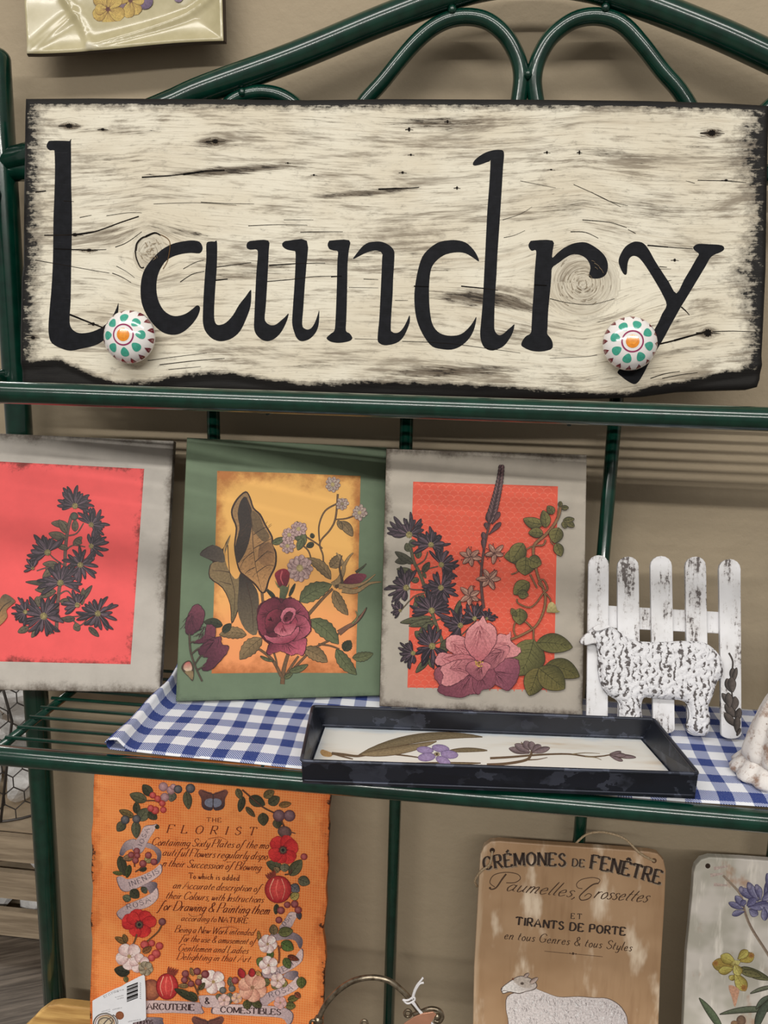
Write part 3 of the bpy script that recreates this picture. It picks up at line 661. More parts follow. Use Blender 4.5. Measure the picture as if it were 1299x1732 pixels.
# ------------------------------------------------------------------ decoupage boards on the shelf
ST2 = 1.0298                                          # top of the cloth on the middle shelf
def aster(ik, cx, cy, r, a0=0, a1=360, n=13, sq=1.0, seed=0, dark=None, light=None, core=None):
    """ray flower with narrow purple-grey petals; a0..a1 is the spread in degrees (0 right, 90 up)"""
    rd = random.Random(seed); dark = dark or C(46, 40, 48); light = light or C(118, 96, 108)
    full = a1 - a0 >= 359; h0 = ik.h
    for layer in (0, 1):
        for i in range(n):
            t = (i + (.5 if layer else 0)) / (n if full else max(n - 1, 1))
            if t > 1.001 or (layer and i % 2): continue
            ik.h = h0 + (layer * 4 + i % 4) * 3 * ik.STEP
            a = math.radians(a0 + (a1 - a0) * t + rd.uniform(-7, 7)); l = r * rd.uniform(.66, 1.12) * (1 if layer == 0 else .8)
            dx, dy = math.cos(a), -math.sin(a) * sq
            tip = (cx + dx * l, cy + dy * l); b = (cx + dx * r * .1, cy + dy * r * .1)
            c1 = mixc(dark, light, rd.uniform(0, .75) if layer else rd.uniform(0, .35))
            ik.leaf(b, tip, r * rd.uniform(.12, .19), c1, mul(c1, .6), bend=rd.uniform(-.18, .18), peak=.62, edge=C(38, 30, 38))
            ik.stroke([b, (cx + dx * l * .85, cy + dy * l * .85)], .7, mul(light, 1.25), .3)
    core = core or C(150, 136, 88); ik.h = h0 + 24 * ik.STEP
    ik.disc(cx, cy, r * .17, core, mul(core, .55), jag=.2)
    ik.level()
    for i in range(9):
        a = rd.uniform(0, 6.28); q = r * .13 * rd.random() ** .5; ik.disc(cx + q * math.cos(a), cy + q * math.sin(a), .9, mul(core, rd.choice((.5, 1.35))), n=6)
    ik.flat = False
def twig(ik, pts, w, c, w1=None): ik.stroke(pts, w + 1.2, C(44, 34, 30), (w1 or w) + 1.0); ik.stroke(pts, w, c, w1)
def lf(ik, b, t, w, c=None, bend=0, veins=4, dk=None, serr=.0, ctip=None):
    c = c or C(104, 100, 66); ik.leaf(b, t, w, c, dk or mul(c, .6), bend, edge=C(46, 42, 32), veins=veins, serr=serr, ctip=ctip)
def petalpoly(ik, pts, c, c2, axis, hatch=6, hc=None, edge=None, seed=0):
    """one large petal: outline, colour run and fine hatching from the heart outwards"""
    hatch = int(hatch * 2.6)
    e = edge or mul(c2, .45); q = cat(pts, 6, True); r0 = random.Random(seed + 77); q = [(x + r0.uniform(-.75, .75), y + r0.uniform(-.75, .75)) for x, y in q]; cx = sum(p[0] for p in q) / len(q); cy = sum(p[1] for p in q) / len(q)
    ik.poly([(cx + (x - cx) * 1.02 + (.5 if x > cx else -.5), cy + (y - cy) * 1.02 + (.5 if y > cy else -.5)) for x, y in q], e, smooth=0)
    ik.poly(q, c, 0, c2, axis)
    rd = random.Random(seed); a, b = axis; dx, dy = b[0] - a[0], b[1] - a[1]
    ik.level()
    for i in range(hatch):
        t = (i + .5) / hatch - .5; l0 = rd.uniform(.08, .55); l1 = l0 + rd.uniform(.2, .4); nx, ny = -dy * t * .5, dx * t * .5
        ik.stroke([(a[0] + dx * l0 + nx * l0, a[1] + dy * l0 + ny * l0), (a[0] + dx * (l0 + l1) / 2 + nx * .8, a[1] + dy * (l0 + l1) / 2 + ny * .8), (a[0] + dx * l1 + nx * 1.3, a[1] + dy * l1 + ny * 1.3)], .9, hc or mul(c2, .6), .4)
    ik.flat = False
KB = 1.17     # these prints stand in the shade of the upper shelf, so their own colours are lighter than the photograph's

def make_board(outer, ybl, ybr, ytop, thick, base, edge, label, **kw):
    """outer: TL, TR, BR, BL in photograph pixels; feet on the shelf at zf, head leaning on the back bars"""
    TL, TR, BR, BL = outer
    pl = Plane(atZ(*BL, ybl), atZ(*BR, ybr), atY(*TL, ytop))
    root = empty('decoupage_board', pl.pt((BL[0] + BR[0]) / 2, (BL[1] + BR[1]) / 2), label, 'picture board', 'decoupage flower boards leaning on the middle shelf')
    pts = pl.locs([BL, BR, TR, TL]); w = pts[1][0]; h = pts[2][1]
    slab('backing_board', pts, thick, rect_mat(label[:20], base, edge, (w, h), **kw), root, pl)
    return pl, root

# --- grey board with coral panel and one spray of asters
z = Z(0, 700, 3.464)
OUT = [(-48, 731), z((1018, 158))[0], z((935, 1635))[0], (-66, 1166)]
pl, rt = make_board(OUT, 1.0292, 1.0292, .917, .012, C(172, 166, 158, KB), C(84, 74, 64, KB), 'grey board with coral pink panel printed with a single spray of dark asters', width=.012, amp=.022, stain=C(120, 112, 102, KB))
pn = z((-60, 276), (845, 322), (765, 1467), (-95, 1449))
sheet('coral_panel', pl.locs(pn), 1e-5 * 4, rect_mat('coral paper', C(222, 86, 86, KB), C(120, 48, 44, KB), (.17, .22), width=.007, amp=.028, var=.06, stain=C(170, 58, 56, KB), stain_sc=30, stain_lo=.66), rt, pl)
ik = Ink(pl, k=.98); G1, G2 = C(92, 84, 72), C(116, 104, 84); SN = C(104, 82, 74)
twig(ik, z((418, 600), (395, 690), (383, 800), (378, 900), (350, 1010), (338, 1120), (330, 1280)), 4.6, SN, 5.2)
for q in (((395, 715), (450, 700), (490, 640)), ((385, 800), (430, 770), (500, 780)), ((378, 890), (320, 850), (285, 815)), ((365, 950), (300, 900), (215, 920)), ((345, 1060), (400, 1040), (455, 1130)), ((335, 1200), (420, 1190), (560, 1175)), ((335, 1200), (300, 1190), (260, 1185)), ((300, 870), (270, 900), (280, 960)), ((420, 1200), (470, 1240), (520, 1190))):
    twig(ik, z(*q), 1.8, SN, 1.2)
for b, t, w in (((400, 650), (300, 640), 40), ((390, 700), (345, 620), 36), ((390, 730), (285, 700), 46), ((440, 690), (440, 620), 36), ((400, 790), (330, 770), 30), ((430, 770), (480, 720), 34), ((340, 880), (250, 880), 34), ((320, 900), (250, 960), 40), ((360, 1000), (150, 985), 30), ((330, 1040), (205, 1030), 34), ((325, 1040), (230, 1075), 34), ((460, 1110), (540, 1005), 30), ((480, 1120), (488, 1020), 26), ((350, 1100), (430, 1090), 28),
                ((440, 1200), (360, 1205), 34), ((470, 1240), (430, 1260), 46), ((520, 1250), (580, 1305), 30), ((170, 1250), (105, 1280), 36), ((240, 1130), (215, 1070), 60), ((270, 1260), (300, 1290), 26), ((440, 740), (480, 760), 30), ((400, 920), (450, 930), 24), ((230, 1250), (185, 1310), 30)):
    p = z(b, t); lf(ik, p[0], p[1], w / 3.464, G1 if (b[0] + t[1]) % 2 else G2, veins=2)
ik.disc(*z((435, 600))[0], 7, C(88, 92, 78), C(52, 50, 44))
for i, (x, y, r, a0, a1, n) in enumerate(((440, 540, 118, -15, 195, 15), (535, 650, 100, -60, 150, 13), (535, 775, 98, -80, 100, 13), (472, 885, 112, -120, 240, 15), (280, 812, 125, 40, 215, 14), (355, 990, 125, -30, 210, 17), (455, 1120, 100, 60, 215, 10), (575, 1170, 118, -180, 180, 18), (258, 1185, 140, 40, 400, 17), (150, 1160, 88, 80, 260, 10), (195, 905, 60, 60, 200, 7))):
    p = z((x, y))[0]; aster(ik, p[0], p[1], r / 3.464, a0, a1, n, seed=i + 1)
ik.poly(z((-60, 1260), (-10, 1170), (0, 1090), (35, 1055), (92, 1095), (70, 1120), (40, 1150), (45, 1190), (0, 1240)), C(96, 84, 66), 3, C(176, 130, 80), (z((60, 1070))[0], z((0, 1230))[0]))
ik.stroke(z((-20, 1200), (20, 1130), (70, 1095)), 2, C(60, 50, 40), 1)
ik.build('flower_print', INK, rt)

# --- green board with golden panel, rose and large leaf
z = Z(290, 720, 3.465)
OUT = [(316, 740), (655, 757), z((1222, 1583))[0], z((25, 1618))[0]]
pl, rt = make_board(OUT, ST2, ST2, .915, .012, C(98, 114, 91, KB), C(70, 82, 66, KB), 'green board with golden panel printed with dark crimson rose and large brown leaf', width=.006, amp=.012, stain=C(74, 92, 74, KB), stain_lo=.6)
pn = z((268, 265), (640, 276), (1108, 295), (1095, 900), (1080, 1450), (640, 1447), (235, 1452), (255, 800))
m = Mat('golden antique paper', .55, .35); uv = m.attr('uvw'); x, y, _ = m.sep(uv); n = m.noise(m.obj(), 30, 5, .65); n2 = m.noise(m.obj(), 9, 4)
c = m.mix(m.step(m.math('ADD', y, m.math('MULTIPLY', n2, .5)), .25, .95), C(222, 142, 90, KB), C(224, 172, 96, KB))
d = m.math('MINIMUM', m.math('MINIMUM', x, m.math('SUBTRACT', 1.0, x)), m.math('MINIMUM', y, m.math('SUBTRACT', 1.0, y)))
q = m.math('ADD', d, m.math('MULTIPLY', m.math('SUBTRACT', n, .5), .28)); c = m.mix(m.step(q, .10, -.02, 0, .85), c, C(150, 82, 36, KB)); c = m.mix(m.step(q, -.02, -.06, 0, .9), c, C(66, 38, 22, KB)); m.color(c)
sheet('golden_panel', pl.locs(pn), 4e-5, m.m, rt, pl)
ik = Ink(pl, k=.98); S1 = C(112, 84, 58); LG, LD = C(112, 118, 80), C(62, 66, 48); BR_, BD = C(150, 124, 86), C(78, 62, 44); OUTL = C(56, 36, 28)
def zz(*p): return z(*p)
for q, w in (((975, 400), (962, 540), (930, 610), (870, 685), (888, 760), (890, 820)), 2.4), (((968, 458), (900, 500), (866, 580), (866, 660), (872, 690)), 2), (((1070, 528), (1020, 545), (955, 550)), 2), (((800, 1110), (880, 1020), (945, 955)), 5), (((650, 1515), (660, 1420), (690, 1320)), 7), (((645, 1470), (590, 1370), (515, 1310)), 5), (((668, 1470), (710, 1400), (745, 1350)), 4), (((720, 1420), (830, 1310), (940, 1250), (1000, 1200)), 3.6), (((860, 1280), (930, 1290), (985, 1310)), 2.6), (((740, 680), (800, 730), (820, 790)), 2), (((530, 970), (540, 1080)), 4), (((560, 960), (620, 1020)), 3), (((770, 640), (850, 690), (885, 720)), 2), (((600, 1330), (615, 1380), (620, 1420)), 2.4), (((690, 1450), (770, 1420), (800, 1400)), 2.4):
    twig(ik, z(*q), w, S1, w * .7)
# tall leaves
ik.poly(z((348, 632), (306, 720), (318, 822), (368, 905), (405, 880), (408, 960), (392, 1080), (352, 1162), (343, 1050), (298, 952), (222, 892), (224, 820), (240, 795), (165, 752), (240, 698), (300, 722)), OUTL, 3)
ik.poly(z((348, 640), (312, 722), (324, 820), (372, 898), (402, 885), (402, 960), (386, 1080), (354, 1150), (348, 1050), (302, 948), (228, 888), (230, 822), (250, 800), (300, 780)), BR_, 3, C(110, 96, 66), (z((330, 680))[0], z((360, 1140))[0]))
ik.poly(z((168, 752), (240, 702), (298, 726), (310, 800), (250, 790), (190, 770)), C(70, 62, 58), 3, C(96, 84, 72), (z((170, 750))[0], z((300, 780))[0]))
ik.poly(z((404, 862), (470, 918), (508, 985), (512, 1100), (498, 1225), (430, 1192), (388, 1085), (394, 960)), C(56, 46, 40), 3, C(112, 98, 76), (z((440, 900))[0], z((480, 1220))[0]))
ik.poly(z((435, 383), (464, 420), (484, 480), (524, 518), (555, 580), (594, 650), (596, 700), (616, 742), (614, 822), (576, 902), (556, 972), (525, 980), (488, 935), (428, 884), (396, 852), (376, 782), (366, 700), (376, 600), (354, 540), (350, 490), (381, 428)), OUTL, 3)
ik.poly(z((435, 393), (456, 424), (477, 486), (516, 526), (546, 584), (584, 652), (586, 704), (606, 742), (604, 818), (568, 896), (546, 966), (527, 970), (494, 926), (434, 876), (404, 848), (384, 780), (374, 700), (386, 600), (364, 536), (360, 492), (390, 434)), C(150, 118, 78), 3, C(190, 140, 88), (z((420, 420))[0], z((560, 900))[0]))
ik.poly(z((432, 415), (458, 460), (476, 520), (470, 600), (452, 690), (424, 760), (386, 806), (372, 720), (398, 606), (388, 520), (402, 450)), C(48, 38, 34), 3, C(62, 50, 42), (z((430, 420))[0], z((400, 800))[0]))
ik.poly(z((470, 500), (516, 530), (540, 590), (575, 650), (540, 680), (500, 640), (472, 600)), C(112, 90, 62), 3); ik.poly(z((520, 700), (590, 690), (600, 780), (560, 820), (510, 790)), C(120, 88, 60), 3, C(172, 126, 82), (z((520, 700))[0], z((590, 800))[0]))
for q in (((440, 420), (470, 560), (480, 720), (500, 860), (530, 970)), ((480, 640), (540, 600), (560, 600)), ((482, 720), (550, 680), (590, 660)), ((490, 800), (560, 740), (600, 750)), ((500, 860), (560, 820), (600, 820)), ((480, 740), (430, 780), (400, 840)), ((490, 830), (450, 850), (430, 870)), ((330, 700), (340, 850), (370, 980), (365, 1120)), ((340, 860), (290, 850), (240, 850)), ((350, 930), (310, 920), (280, 910)), ((440, 920), (470, 1050), (480, 1200))):
    ik.stroke(z(*q), 1.5, C(66, 46, 34), .6)
rd = random.Random(4); ik.level()
for i in range(60):
    x, y = rd.uniform(400, 590), rd.uniform(560, 900); ik.stroke(z((x, y), (x + rd.uniform(8, 26), y - rd.uniform(4, 22))), .7, C(84, 62, 44), .3) if 380 + (y - 560) * .05 < x < 570 else None
ik.flat = False
for b, t, w, bd, c in (((750, 1030), (940, 930), 105, -.12, LG), ((935, 900), (790, 775), 62, .2, BR_), ((950, 965), (1035, 1110), 66, .12, BR_), ((815, 1135), (980, 1280), 100, -.12, LG), ((965, 1310), (1085, 1460), 76, .1, LG), ((1010, 1320), (1050, 1258), 60, 0, LD), ((1060, 1360), (1182, 1335), 56, .1, LG), ((775, 1305), (915, 1385), 82, -.1, BR_), ((530, 1245), (400, 1370), 92, .1, BR_), ((440, 1225), (280, 1225), 70, .15, BR_), ((300, 1170), (190, 1150), 50, .1, LD), ((990, 560), (1062, 648), 52, -.1, BR_), ((975, 555), (1000, 610), 26, 0, BR_), ((930, 830), (990, 755), 70, .2, BR_), ((590, 690), (660, 655), 36, .1, LG), ((780, 700), (735, 560), 70, -.1, LG), ((835, 690), (790, 710), 30, 0, LD), ((830, 660), (820, 630), 22, 0, LD), ((770, 660), (740, 730), 40, 0, LG), ((300, 1210), (350, 1160), 40, 0, LD), ((690, 1440), (800, 1400), 36, .1, LG), ((660, 1480), (710, 1450), 26, 0, LG), ((610, 1020), (555, 960), 20, .1, LD), ((690, 1000), (725, 925), 16, 0, LD), ((990, 1200), (1145, 1065), 18, .2, BD), ((520, 1350), (600, 1380), 16, .1, LG)):
    p = z(b, t); lf(ik, p[0], p[1], w / 3.465, c, bd, veins=4 if w > 60 else 2, serr=.14 if w > 55 else 0)
# rosebud on the right with curling sepals
ik.poly(z((1010, 910), (1060, 870), (1130, 868), (1140, 890), (1090, 930), (1020, 935)), C(96, 32, 50), 3, C(132, 60, 76), (z((1020, 930))[0], z((1130, 870))[0]))
for q, w, c in ((((945, 935), (985, 900), (1010, 830), (985, 770), (965, 745)), 10, BR_), (((960, 945), (1000, 920), (985, 830), (1000, 760)), 5, BD), (((980, 940), (1060, 940), (1130, 920), (1195, 870)), 9, BR_), (((1000, 960), (1080, 970), (1160, 925), (1230, 915)), 10, BR_), (((1010, 820), (1040, 770), (1065, 745)), 5, BR_), (((1080, 860), (1120, 830), (1142, 808)), 4, LD), (((980, 1215), (1030, 1180), (1090, 1140), (1140, 1070)), 9, C(120, 84, 66)), (((1060, 1160), (1090, 1120), (1080, 1085)), 3.5, LG)):
    ik.stroke(z(*q), w + 1.4, OUTL, 1.6); ik.stroke(z(*q), w, c, 1, c2=mul(c, 1.2))
# pale daisies
def daisy(cx, cy, r, n, c, c2, core, sq=1.0, seed=0):
    rd = random.Random(seed); h0 = ik.h
    for lay in (1.0, .7):
        for i in range(n):
            ik.h = h0 + ((lay < 1) * 3 + i % 3) * 2 * ik.STEP
            a = 2 * math.pi * (i + rd.uniform(-.2, .2) + (lay < 1) * .5) / n; l = r * lay * rd.uniform(.85, 1.05)
            ik.leaf((cx + math.cos(a) * r * .15, cy + math.sin(a) * r * .15 * sq), (cx + math.cos(a) * l, cy + math.sin(a) * l * sq), r * .42, c, c2, peak=.68, edge=mul(c2, .55), prof=.6)
    ik.h = h0 + 12 * ik.STEP; ik.disc(cx, cy, r * .26, core, mul(core, .6), r * .26 * sq)
PK, PS, YL = C(212, 180, 172), C(166, 132, 130), C(196, 176, 120)
for i, (x, y, r, n, sq) in enumerate(((945, 345, 46, 9, 1.1), (1000, 458, 40, 8, 1.0), (1102, 510, 46, 9, 1.05), (745, 605, 52, 9, .9), (690, 640, 48, 8, 1), (680, 705, 48, 8, .9), (752, 835, 78, 13, 1.05))):
    p = z((x, y))[0]; daisy(p[0], p[1], r / 3.465, n, PK if i > 2 else C(196, 184, 164), PS, YL if i != 1 else C(150, 130, 100), sq, i)
# small red bud with calyx
ik.poly(z((615, 905), (605, 870), (630, 845), (665, 838), (690, 860), (690, 900), (670, 945), (630, 940)), C(150, 40, 58), 3, C(86, 22, 38), (z((640, 850))[0], z((680, 940))[0]))
ik.stroke(z((650, 850), (640, 890), (655, 930)), 3, C(196, 90, 96), 1)
ik.poly(z((605, 905), (625, 950), (650, 935), (680, 945), (690, 915), (686, 960), (672, 1000), (660, 1030), (632, 1010), (636, 960)), LG, 2, LD, (z((610, 920))[0], z((690, 1000))[0]))
# the rose
ro = [((505, 1100), (525, 1045), (575, 1020), (605, 1005), (660, 1020), (700, 1008), (755, 1060), (800, 1110), (818, 1180), (800, 1220), (740, 1270), (640, 1290), (560, 1265), (515, 1205))]
petalpoly(ik, z(*ro[0]), C(74, 20, 38), C(118, 40, 58), (z((620, 1150))[0], z((800, 1200))[0]), 0)
for pts, c, c2, ax in ((((575, 1340), (560, 1320), (595, 1260), (690, 1235), (775, 1240), (790, 1270), (770, 1345), (735, 1335), (700, 1345), (640, 1320)), C(98, 32, 52), C(196, 92, 112), ((650, 1240), (720, 1345))),
                       (((505, 1110), (540, 1040), (600, 1010), (640, 1040), (600, 1090), (560, 1150), (550, 1230), (515, 1200)), C(92, 28, 46), C(130, 50, 68), ((600, 1100), (510, 1120))),
                       (((650, 1030), (720, 1015), (790, 1080), (800, 1140), (760, 1200), (720, 1150), (690, 1090)), C(88, 26, 44), C(150, 66, 86), ((680, 1120), (790, 1090))),
                       (((720, 1110), (780, 1120), (815, 1180), (790, 1230), (720, 1260), (690, 1230), (730, 1180)), C(110, 40, 58), C(186, 92, 110), ((700, 1180), (810, 1190))),
                       (((540, 1230), (600, 1240), (690, 1225), (740, 1180), (745, 1210), (700, 1265), (600, 1275)), C(196, 104, 120), C(140, 54, 74), ((620, 1220), (640, 1280))),
                       (((550, 1150), (570, 1100), (620, 1075), (660, 1100), (640, 1150), (600, 1200), (565, 1210)), C(72, 18, 34), C(136, 48, 66), ((600, 1150), (560, 1120))),
                       (((600, 1200), (640, 1150), (700, 1160), (720, 1120), (735, 1160), (700, 1220), (640, 1230)), C(150, 56, 76), C(210, 120, 132), ((650, 1160), (660, 1230))),
                       (((640, 1120), (670, 1070), (720, 1070), (725, 1110), (700, 1150), (660, 1160)), C(164, 72, 92), C(206, 118, 132), ((700, 1150), (680, 1070))),
                       (((655, 1130), (680, 1095), (710, 1100), (700, 1130), (670, 1150)), C(84, 24, 40), C(120, 42, 58), ((680, 1120), (660, 1150)))):
    petalpoly(ik, z(*pts), c, c2, (z(ax[0])[0], z(ax[1])[0]), 7, mul(c, .7), C(44, 12, 22), seed=int(pts[0][0]))
# purple bells and bud on the left
PB, PD = C(112, 56, 72), C(76, 34, 50)
for i, pts in enumerate((((92, 1220), (86, 1150), (125, 1065), (160, 1048), (192, 1100), (176, 1170), (135, 1215)), ((128, 1272), (190, 1232), (208, 1170), (250, 1178), (256, 1230), (212, 1268)), ((160, 1312), (235, 1248), (290, 1240), (292, 1278), (335, 1300), (290, 1372), (222, 1432), (180, 1420), (215, 1362), (180, 1350)))):
    petalpoly(ik, z(*pts), PB, PD, (z(pts[2])[0], z(pts[0])[0]), 6, C(60, 26, 40), C(52, 26, 36), seed=i)
twig(ik, z((105, 1220), (112, 1320), (140, 1410), (180, 1497)), 2.4, C(84, 70, 58), 2); twig(ik, z((115, 1340), (150, 1310), (170, 1300)), 1.6, C(84, 70, 58)); twig(ik, z((135, 1400), (170, 1350), (190, 1350)), 1.4, C(84, 70, 58)); twig(ik, z((150, 1430), (190, 1410), (200, 1405)), 1.4, C(84, 70, 58)); twig(ik, z((112, 1270), (130, 1265), (140, 1268)), 1.4, C(84, 70, 58))
ik.poly(z((58, 1420), (74, 1388), (110, 1376), (132, 1420), (126, 1495), (100, 1470), (78, 1450)), C(70, 56, 44), 3); ik.poly(z((70, 1420), (80, 1392), (108, 1384), (122, 1420), (110, 1440), (84, 1436)), C(206, 186, 160), 3, C(170, 70, 72), (z((100, 1440))[0], z((90, 1380))[0])); ik.poly(z((78, 1442), (100, 1436), (128, 1440), (124, 1488), (100, 1466)), C(132, 112, 80), 2)
ik.build('flower_print', INK, rt)

# --- grey board with scalloped coral-orange panel, asters, peony and vine
z = Z(630, 740, 3.418)
OUT = [z((80, 65))[0], z((1240, 100))[0], z((1215, 1605))[0], z((40, 1555))[0]]
pl, rt = make_board(OUT, ST2, ST2, .915, .012, C(166, 158, 146, KB), C(82, 72, 62, KB), 'grey board with orange scalloped panel printed with pink peony, asters and green vine', width=.009, amp=.02, stain=C(122, 114, 104, KB), stain_lo=.64)
pn = z((235, 255), (1072, 282), (1048, 1460), (202, 1445))
sheet('orange_panel', pl.locs(pn), 4e-5, rect_mat('coral-orange paper', C(208, 86, 66, KB), C(116, 46, 34, KB), (.16, .23), width=.0015, amp=.007, var=.05), rt, pl)
ik = Ink(pl, 5e-5, k=KB); LC = C(218, 110, 88)
for r_ in range(41):
    y = 268 + r_ * 29
    for c_ in range(18):
        x = 238 + c_ * 47 + (23 if r_ % 2 else 0) - (y - 260) * .025
        y2 = y + (x - 235) * .03
        if x > 1025 - (y - 260) * .02: continue
        ik.stroke(z((x, y2 + 22), (x + 4, y2 + 8), (x + 23, y2), (x + 42, y2 + 8), (x + 46, y2 + 22)), 1.15, LC, 1.15, n=2); ik.h -= ik.STEP
ik.build('scallop_pattern', INK, rt)
ik = Ink(pl, 1e-4, k=.98)
twig(ik, z((222, 640), (240, 720), (275, 790), (312, 900), (350, 1030), (385, 1130), (420, 1220)), 4.4, C(98, 92, 70), 5.4)
for q in (((245, 745), (300, 710), (320, 660)), ((265, 780), (320, 760), (380, 745)), ((290, 840), (340, 860), (390, 870)), ((300, 880), (240, 880), (200, 870)), ((300, 900), (240, 920), (165, 1000)), ((360, 1060), (440, 1040), (500, 1080)), ((400, 1180), (370, 1190), (345, 1205)), ((400, 1190), (480, 1170), (600, 1060))):
    twig(ik, z(*q), 1.7, C(104, 90, 70), 1.2)
for b, t, w in (((225, 700), (130, 720), 44), ((235, 730), (130, 660), 40), ((215, 660), (195, 610), 40), ((265, 700), (265, 640), 36), ((235, 780), (140, 760), 34), ((290, 780), (330, 720), 34), ((270, 820), (225, 830), 30), ((290, 800), (310, 790), 36), ((300, 910), (235, 985), 40), ((250, 920), (270, 960), 30), ((345, 1040), (160, 1070), 40), ((350, 1060), (210, 1090), 36), ((355, 1070), (270, 1120), 36), ((480, 1060), (505, 940), 38), ((440, 1070), (420, 1090), 30), ((300, 1170), (245, 1120), 46), ((330, 1270), (250, 1360), 36), ((410, 1240), (440, 1160), 60), ((380, 1250), (430, 1220), 50), ((320, 930), (380, 920), 30), ((330, 1280), (345, 1330), 26)):
    p = z(b, t); lf(ik, p[0], p[1], w / 3.418, C(104, 104, 78) if (b[0] * 3 + t[1]) % 3 else C(84, 82, 66), veins=2)
ik.disc(*z((233, 612))[0], 7, C(104, 108, 84), C(60, 62, 50))
for i, (x, y, r, a0, a1, n) in enumerate(((212, 562, 125, -10, 190, 16), (338, 620, 108, -40, 200, 14), (398, 735, 105, -70, 130, 13), (395, 868, 110, -120, 240, 16), (195, 868, 118, 60, 260, 14), (342, 1000, 122, -20, 200, 17), (160, 1000, 58, 70, 240, 8), (345, 1205, 130, 60, 330, 14), (235, 1245, 92, 110, 280, 11), (508, 1085, 105, 30, 260, 13), (590, 1045, 90, 10, 180, 10), (660, 1045, 62, -20, 120, 7))):
    p = z((x, y))[0]; aster(ik, p[0], p[1], r / 3.418, a0, a1, n, seed=i + 31, core=C(158, 146, 96))
# flowering spire
twig(ik, z((642, 985), (630, 880), (628, 780), (645, 640), (680, 480), (720, 330), (738, 190)), 4, C(96, 66, 64), 2)
for i in range(15):
    t = i / 14; x, y = 742 - 62 * t ** 1.4, 195 + 300 * t
    for s_ in (-1, 1):
        p = z((x, y), (x + s_ * (8 + 16 * t) + 4, y - 38 - 10 * t)); ik.leaf(p[0], p[1], 6 + 1.5 * t, C(110, 82, 84), C(66, 46, 50), edge=C(50, 34, 38), peak=.6); ik.stroke(p, .7, C(176, 140, 136), .3)
for b, t in (((672, 560), (742, 490)), ((660, 530), (655, 490)), ((650, 610), (638, 545)), ((690, 500), (735, 430)), ((672, 500), (668, 430)), ((645, 660), (640, 580))):
    p = z(b, t); ik.leaf(p[0], p[1], 7, C(110, 80, 82), C(70, 48, 52), edge=C(50, 34, 38), peak=.68)
def star(x, y, r, n, rot, seed):
    rd = random.Random(seed); cx, cy = z((x, y))[0]; r /= 3.418
    for i in range(n):
        a = rot + 2 * math.pi * i / n + rd.uniform(-.15, .15); l = r * rd.uniform(.85, 1.15); tp = (cx + math.cos(a) * l, cy + math.sin(a) * l)
        ik.leaf((cx, cy), tp, r * .42, C(206, 162, 140), C(150, 100, 88), edge=C(70, 40, 38)); ik.stroke([(cx, cy), tp], .8, C(90, 54, 50), .4)
    for i in range(6):
        a = rd.uniform(0, 6.28); ik.stroke([(cx, cy), (cx + math.cos(a) * r * .9, cy + math.sin(a) * r * .9)], .7, C(80, 44, 42)); ik.disc(cx + math.cos(a) * r * .9, cy + math.sin(a) * r * .9, 1.1, C(80, 40, 40), n=6)
for q in (((630, 740), (600, 700), (570, 690)), ((645, 680), (680, 660), (705, 665)), ((628, 800), (650, 815), (670, 815)), ((635, 940), (600, 930), (565, 915))): twig(ik, z(*q), 1.8, C(96, 66, 64))
star(566, 688, 62, 6, .3, 1); star(706, 668, 60, 5, -.9, 2); star(672, 815, 68, 6, .1, 3); star(562, 912, 66, 6, .6, 4)
# vine
VG, VD2 = C(132, 124, 72), C(84, 82, 50)
for q, w in (((1085, 375), (1078, 440), (1050, 500), (1000, 560), (940, 612), (928, 660), (940, 740), (958, 810), (985, 870), (998, 930), (985, 1010), (945, 1085), (880, 1130), (800, 1165)), 4.2), (((1130, 405), (1080, 400), (1066, 470)), 2), (((1000, 590), (985, 620), (930, 625), (880, 650)), 2), (((820, 720), (840, 770), (800, 790)), 1.8), (((990, 870), (960, 840), (985, 820), (1010, 870), (985, 900), (940, 960), (900, 980), (840, 955), (835, 930)), 2.2), (((1000, 900), (1025, 930), (1030, 960)), 1.8), (((930, 1110), (880, 1060), (830, 1060), (815, 1110), (830, 1150)), 2.2), (((930, 1110), (930, 1160), (945, 1190)), 2.2), (((1040, 560), (1030, 600), (1070, 640)), 1.6), (((910, 790), (940, 850), (950, 870)), 2):
    twig(ik, z(*q), w, C(140, 104, 70), w * .7)
for b, t, w, bd in (((985, 500), (870, 470), 62, -.15), ((1000, 520), (985, 420), 56, .1), ((985, 555), (900, 550), 56, .1), ((1075, 520), (1050, 610), 80, .1), ((1060, 610), (1090, 685), 54, 0), ((890, 650), (760, 690), 95, -.2), ((870, 610), (800, 720), 90, 0), ((885, 690), (880, 795), 110, 0), ((900, 700), (975, 730), 76, .1), ((905, 835), (815, 905), 78, .1), ((840, 900), (900, 910), 50, 0), ((850, 985), (850, 1080), 84, 0), ((830, 1000), (800, 1020), 50, 0), ((1045, 440), (1010, 395), 44, 0), ((1110, 480), (1110, 525), 36, 0), ((1120, 485), (1165, 515), 34, 0), ((1100, 480), (1165, 470), 30, 0), ((1082, 400), (1085, 368), 22, 0), ((1090, 405), (1132, 405), 24, 0)):
    p = z(b, t); lf(ik, p[0], p[1], w / 3.418, VG if w > 50 else C(120, 112, 70), bd, 3, VD2)
ik.poly(z((1015, 960), (1035, 948), (1055, 965), (1065, 995), (1082, 1005), (1055, 1012), (1030, 1010), (1005, 1008), (1008, 985)), C(206, 190, 132), 2, C(150, 140, 92), (z((1030, 950))[0], z((1040, 1010))[0]))
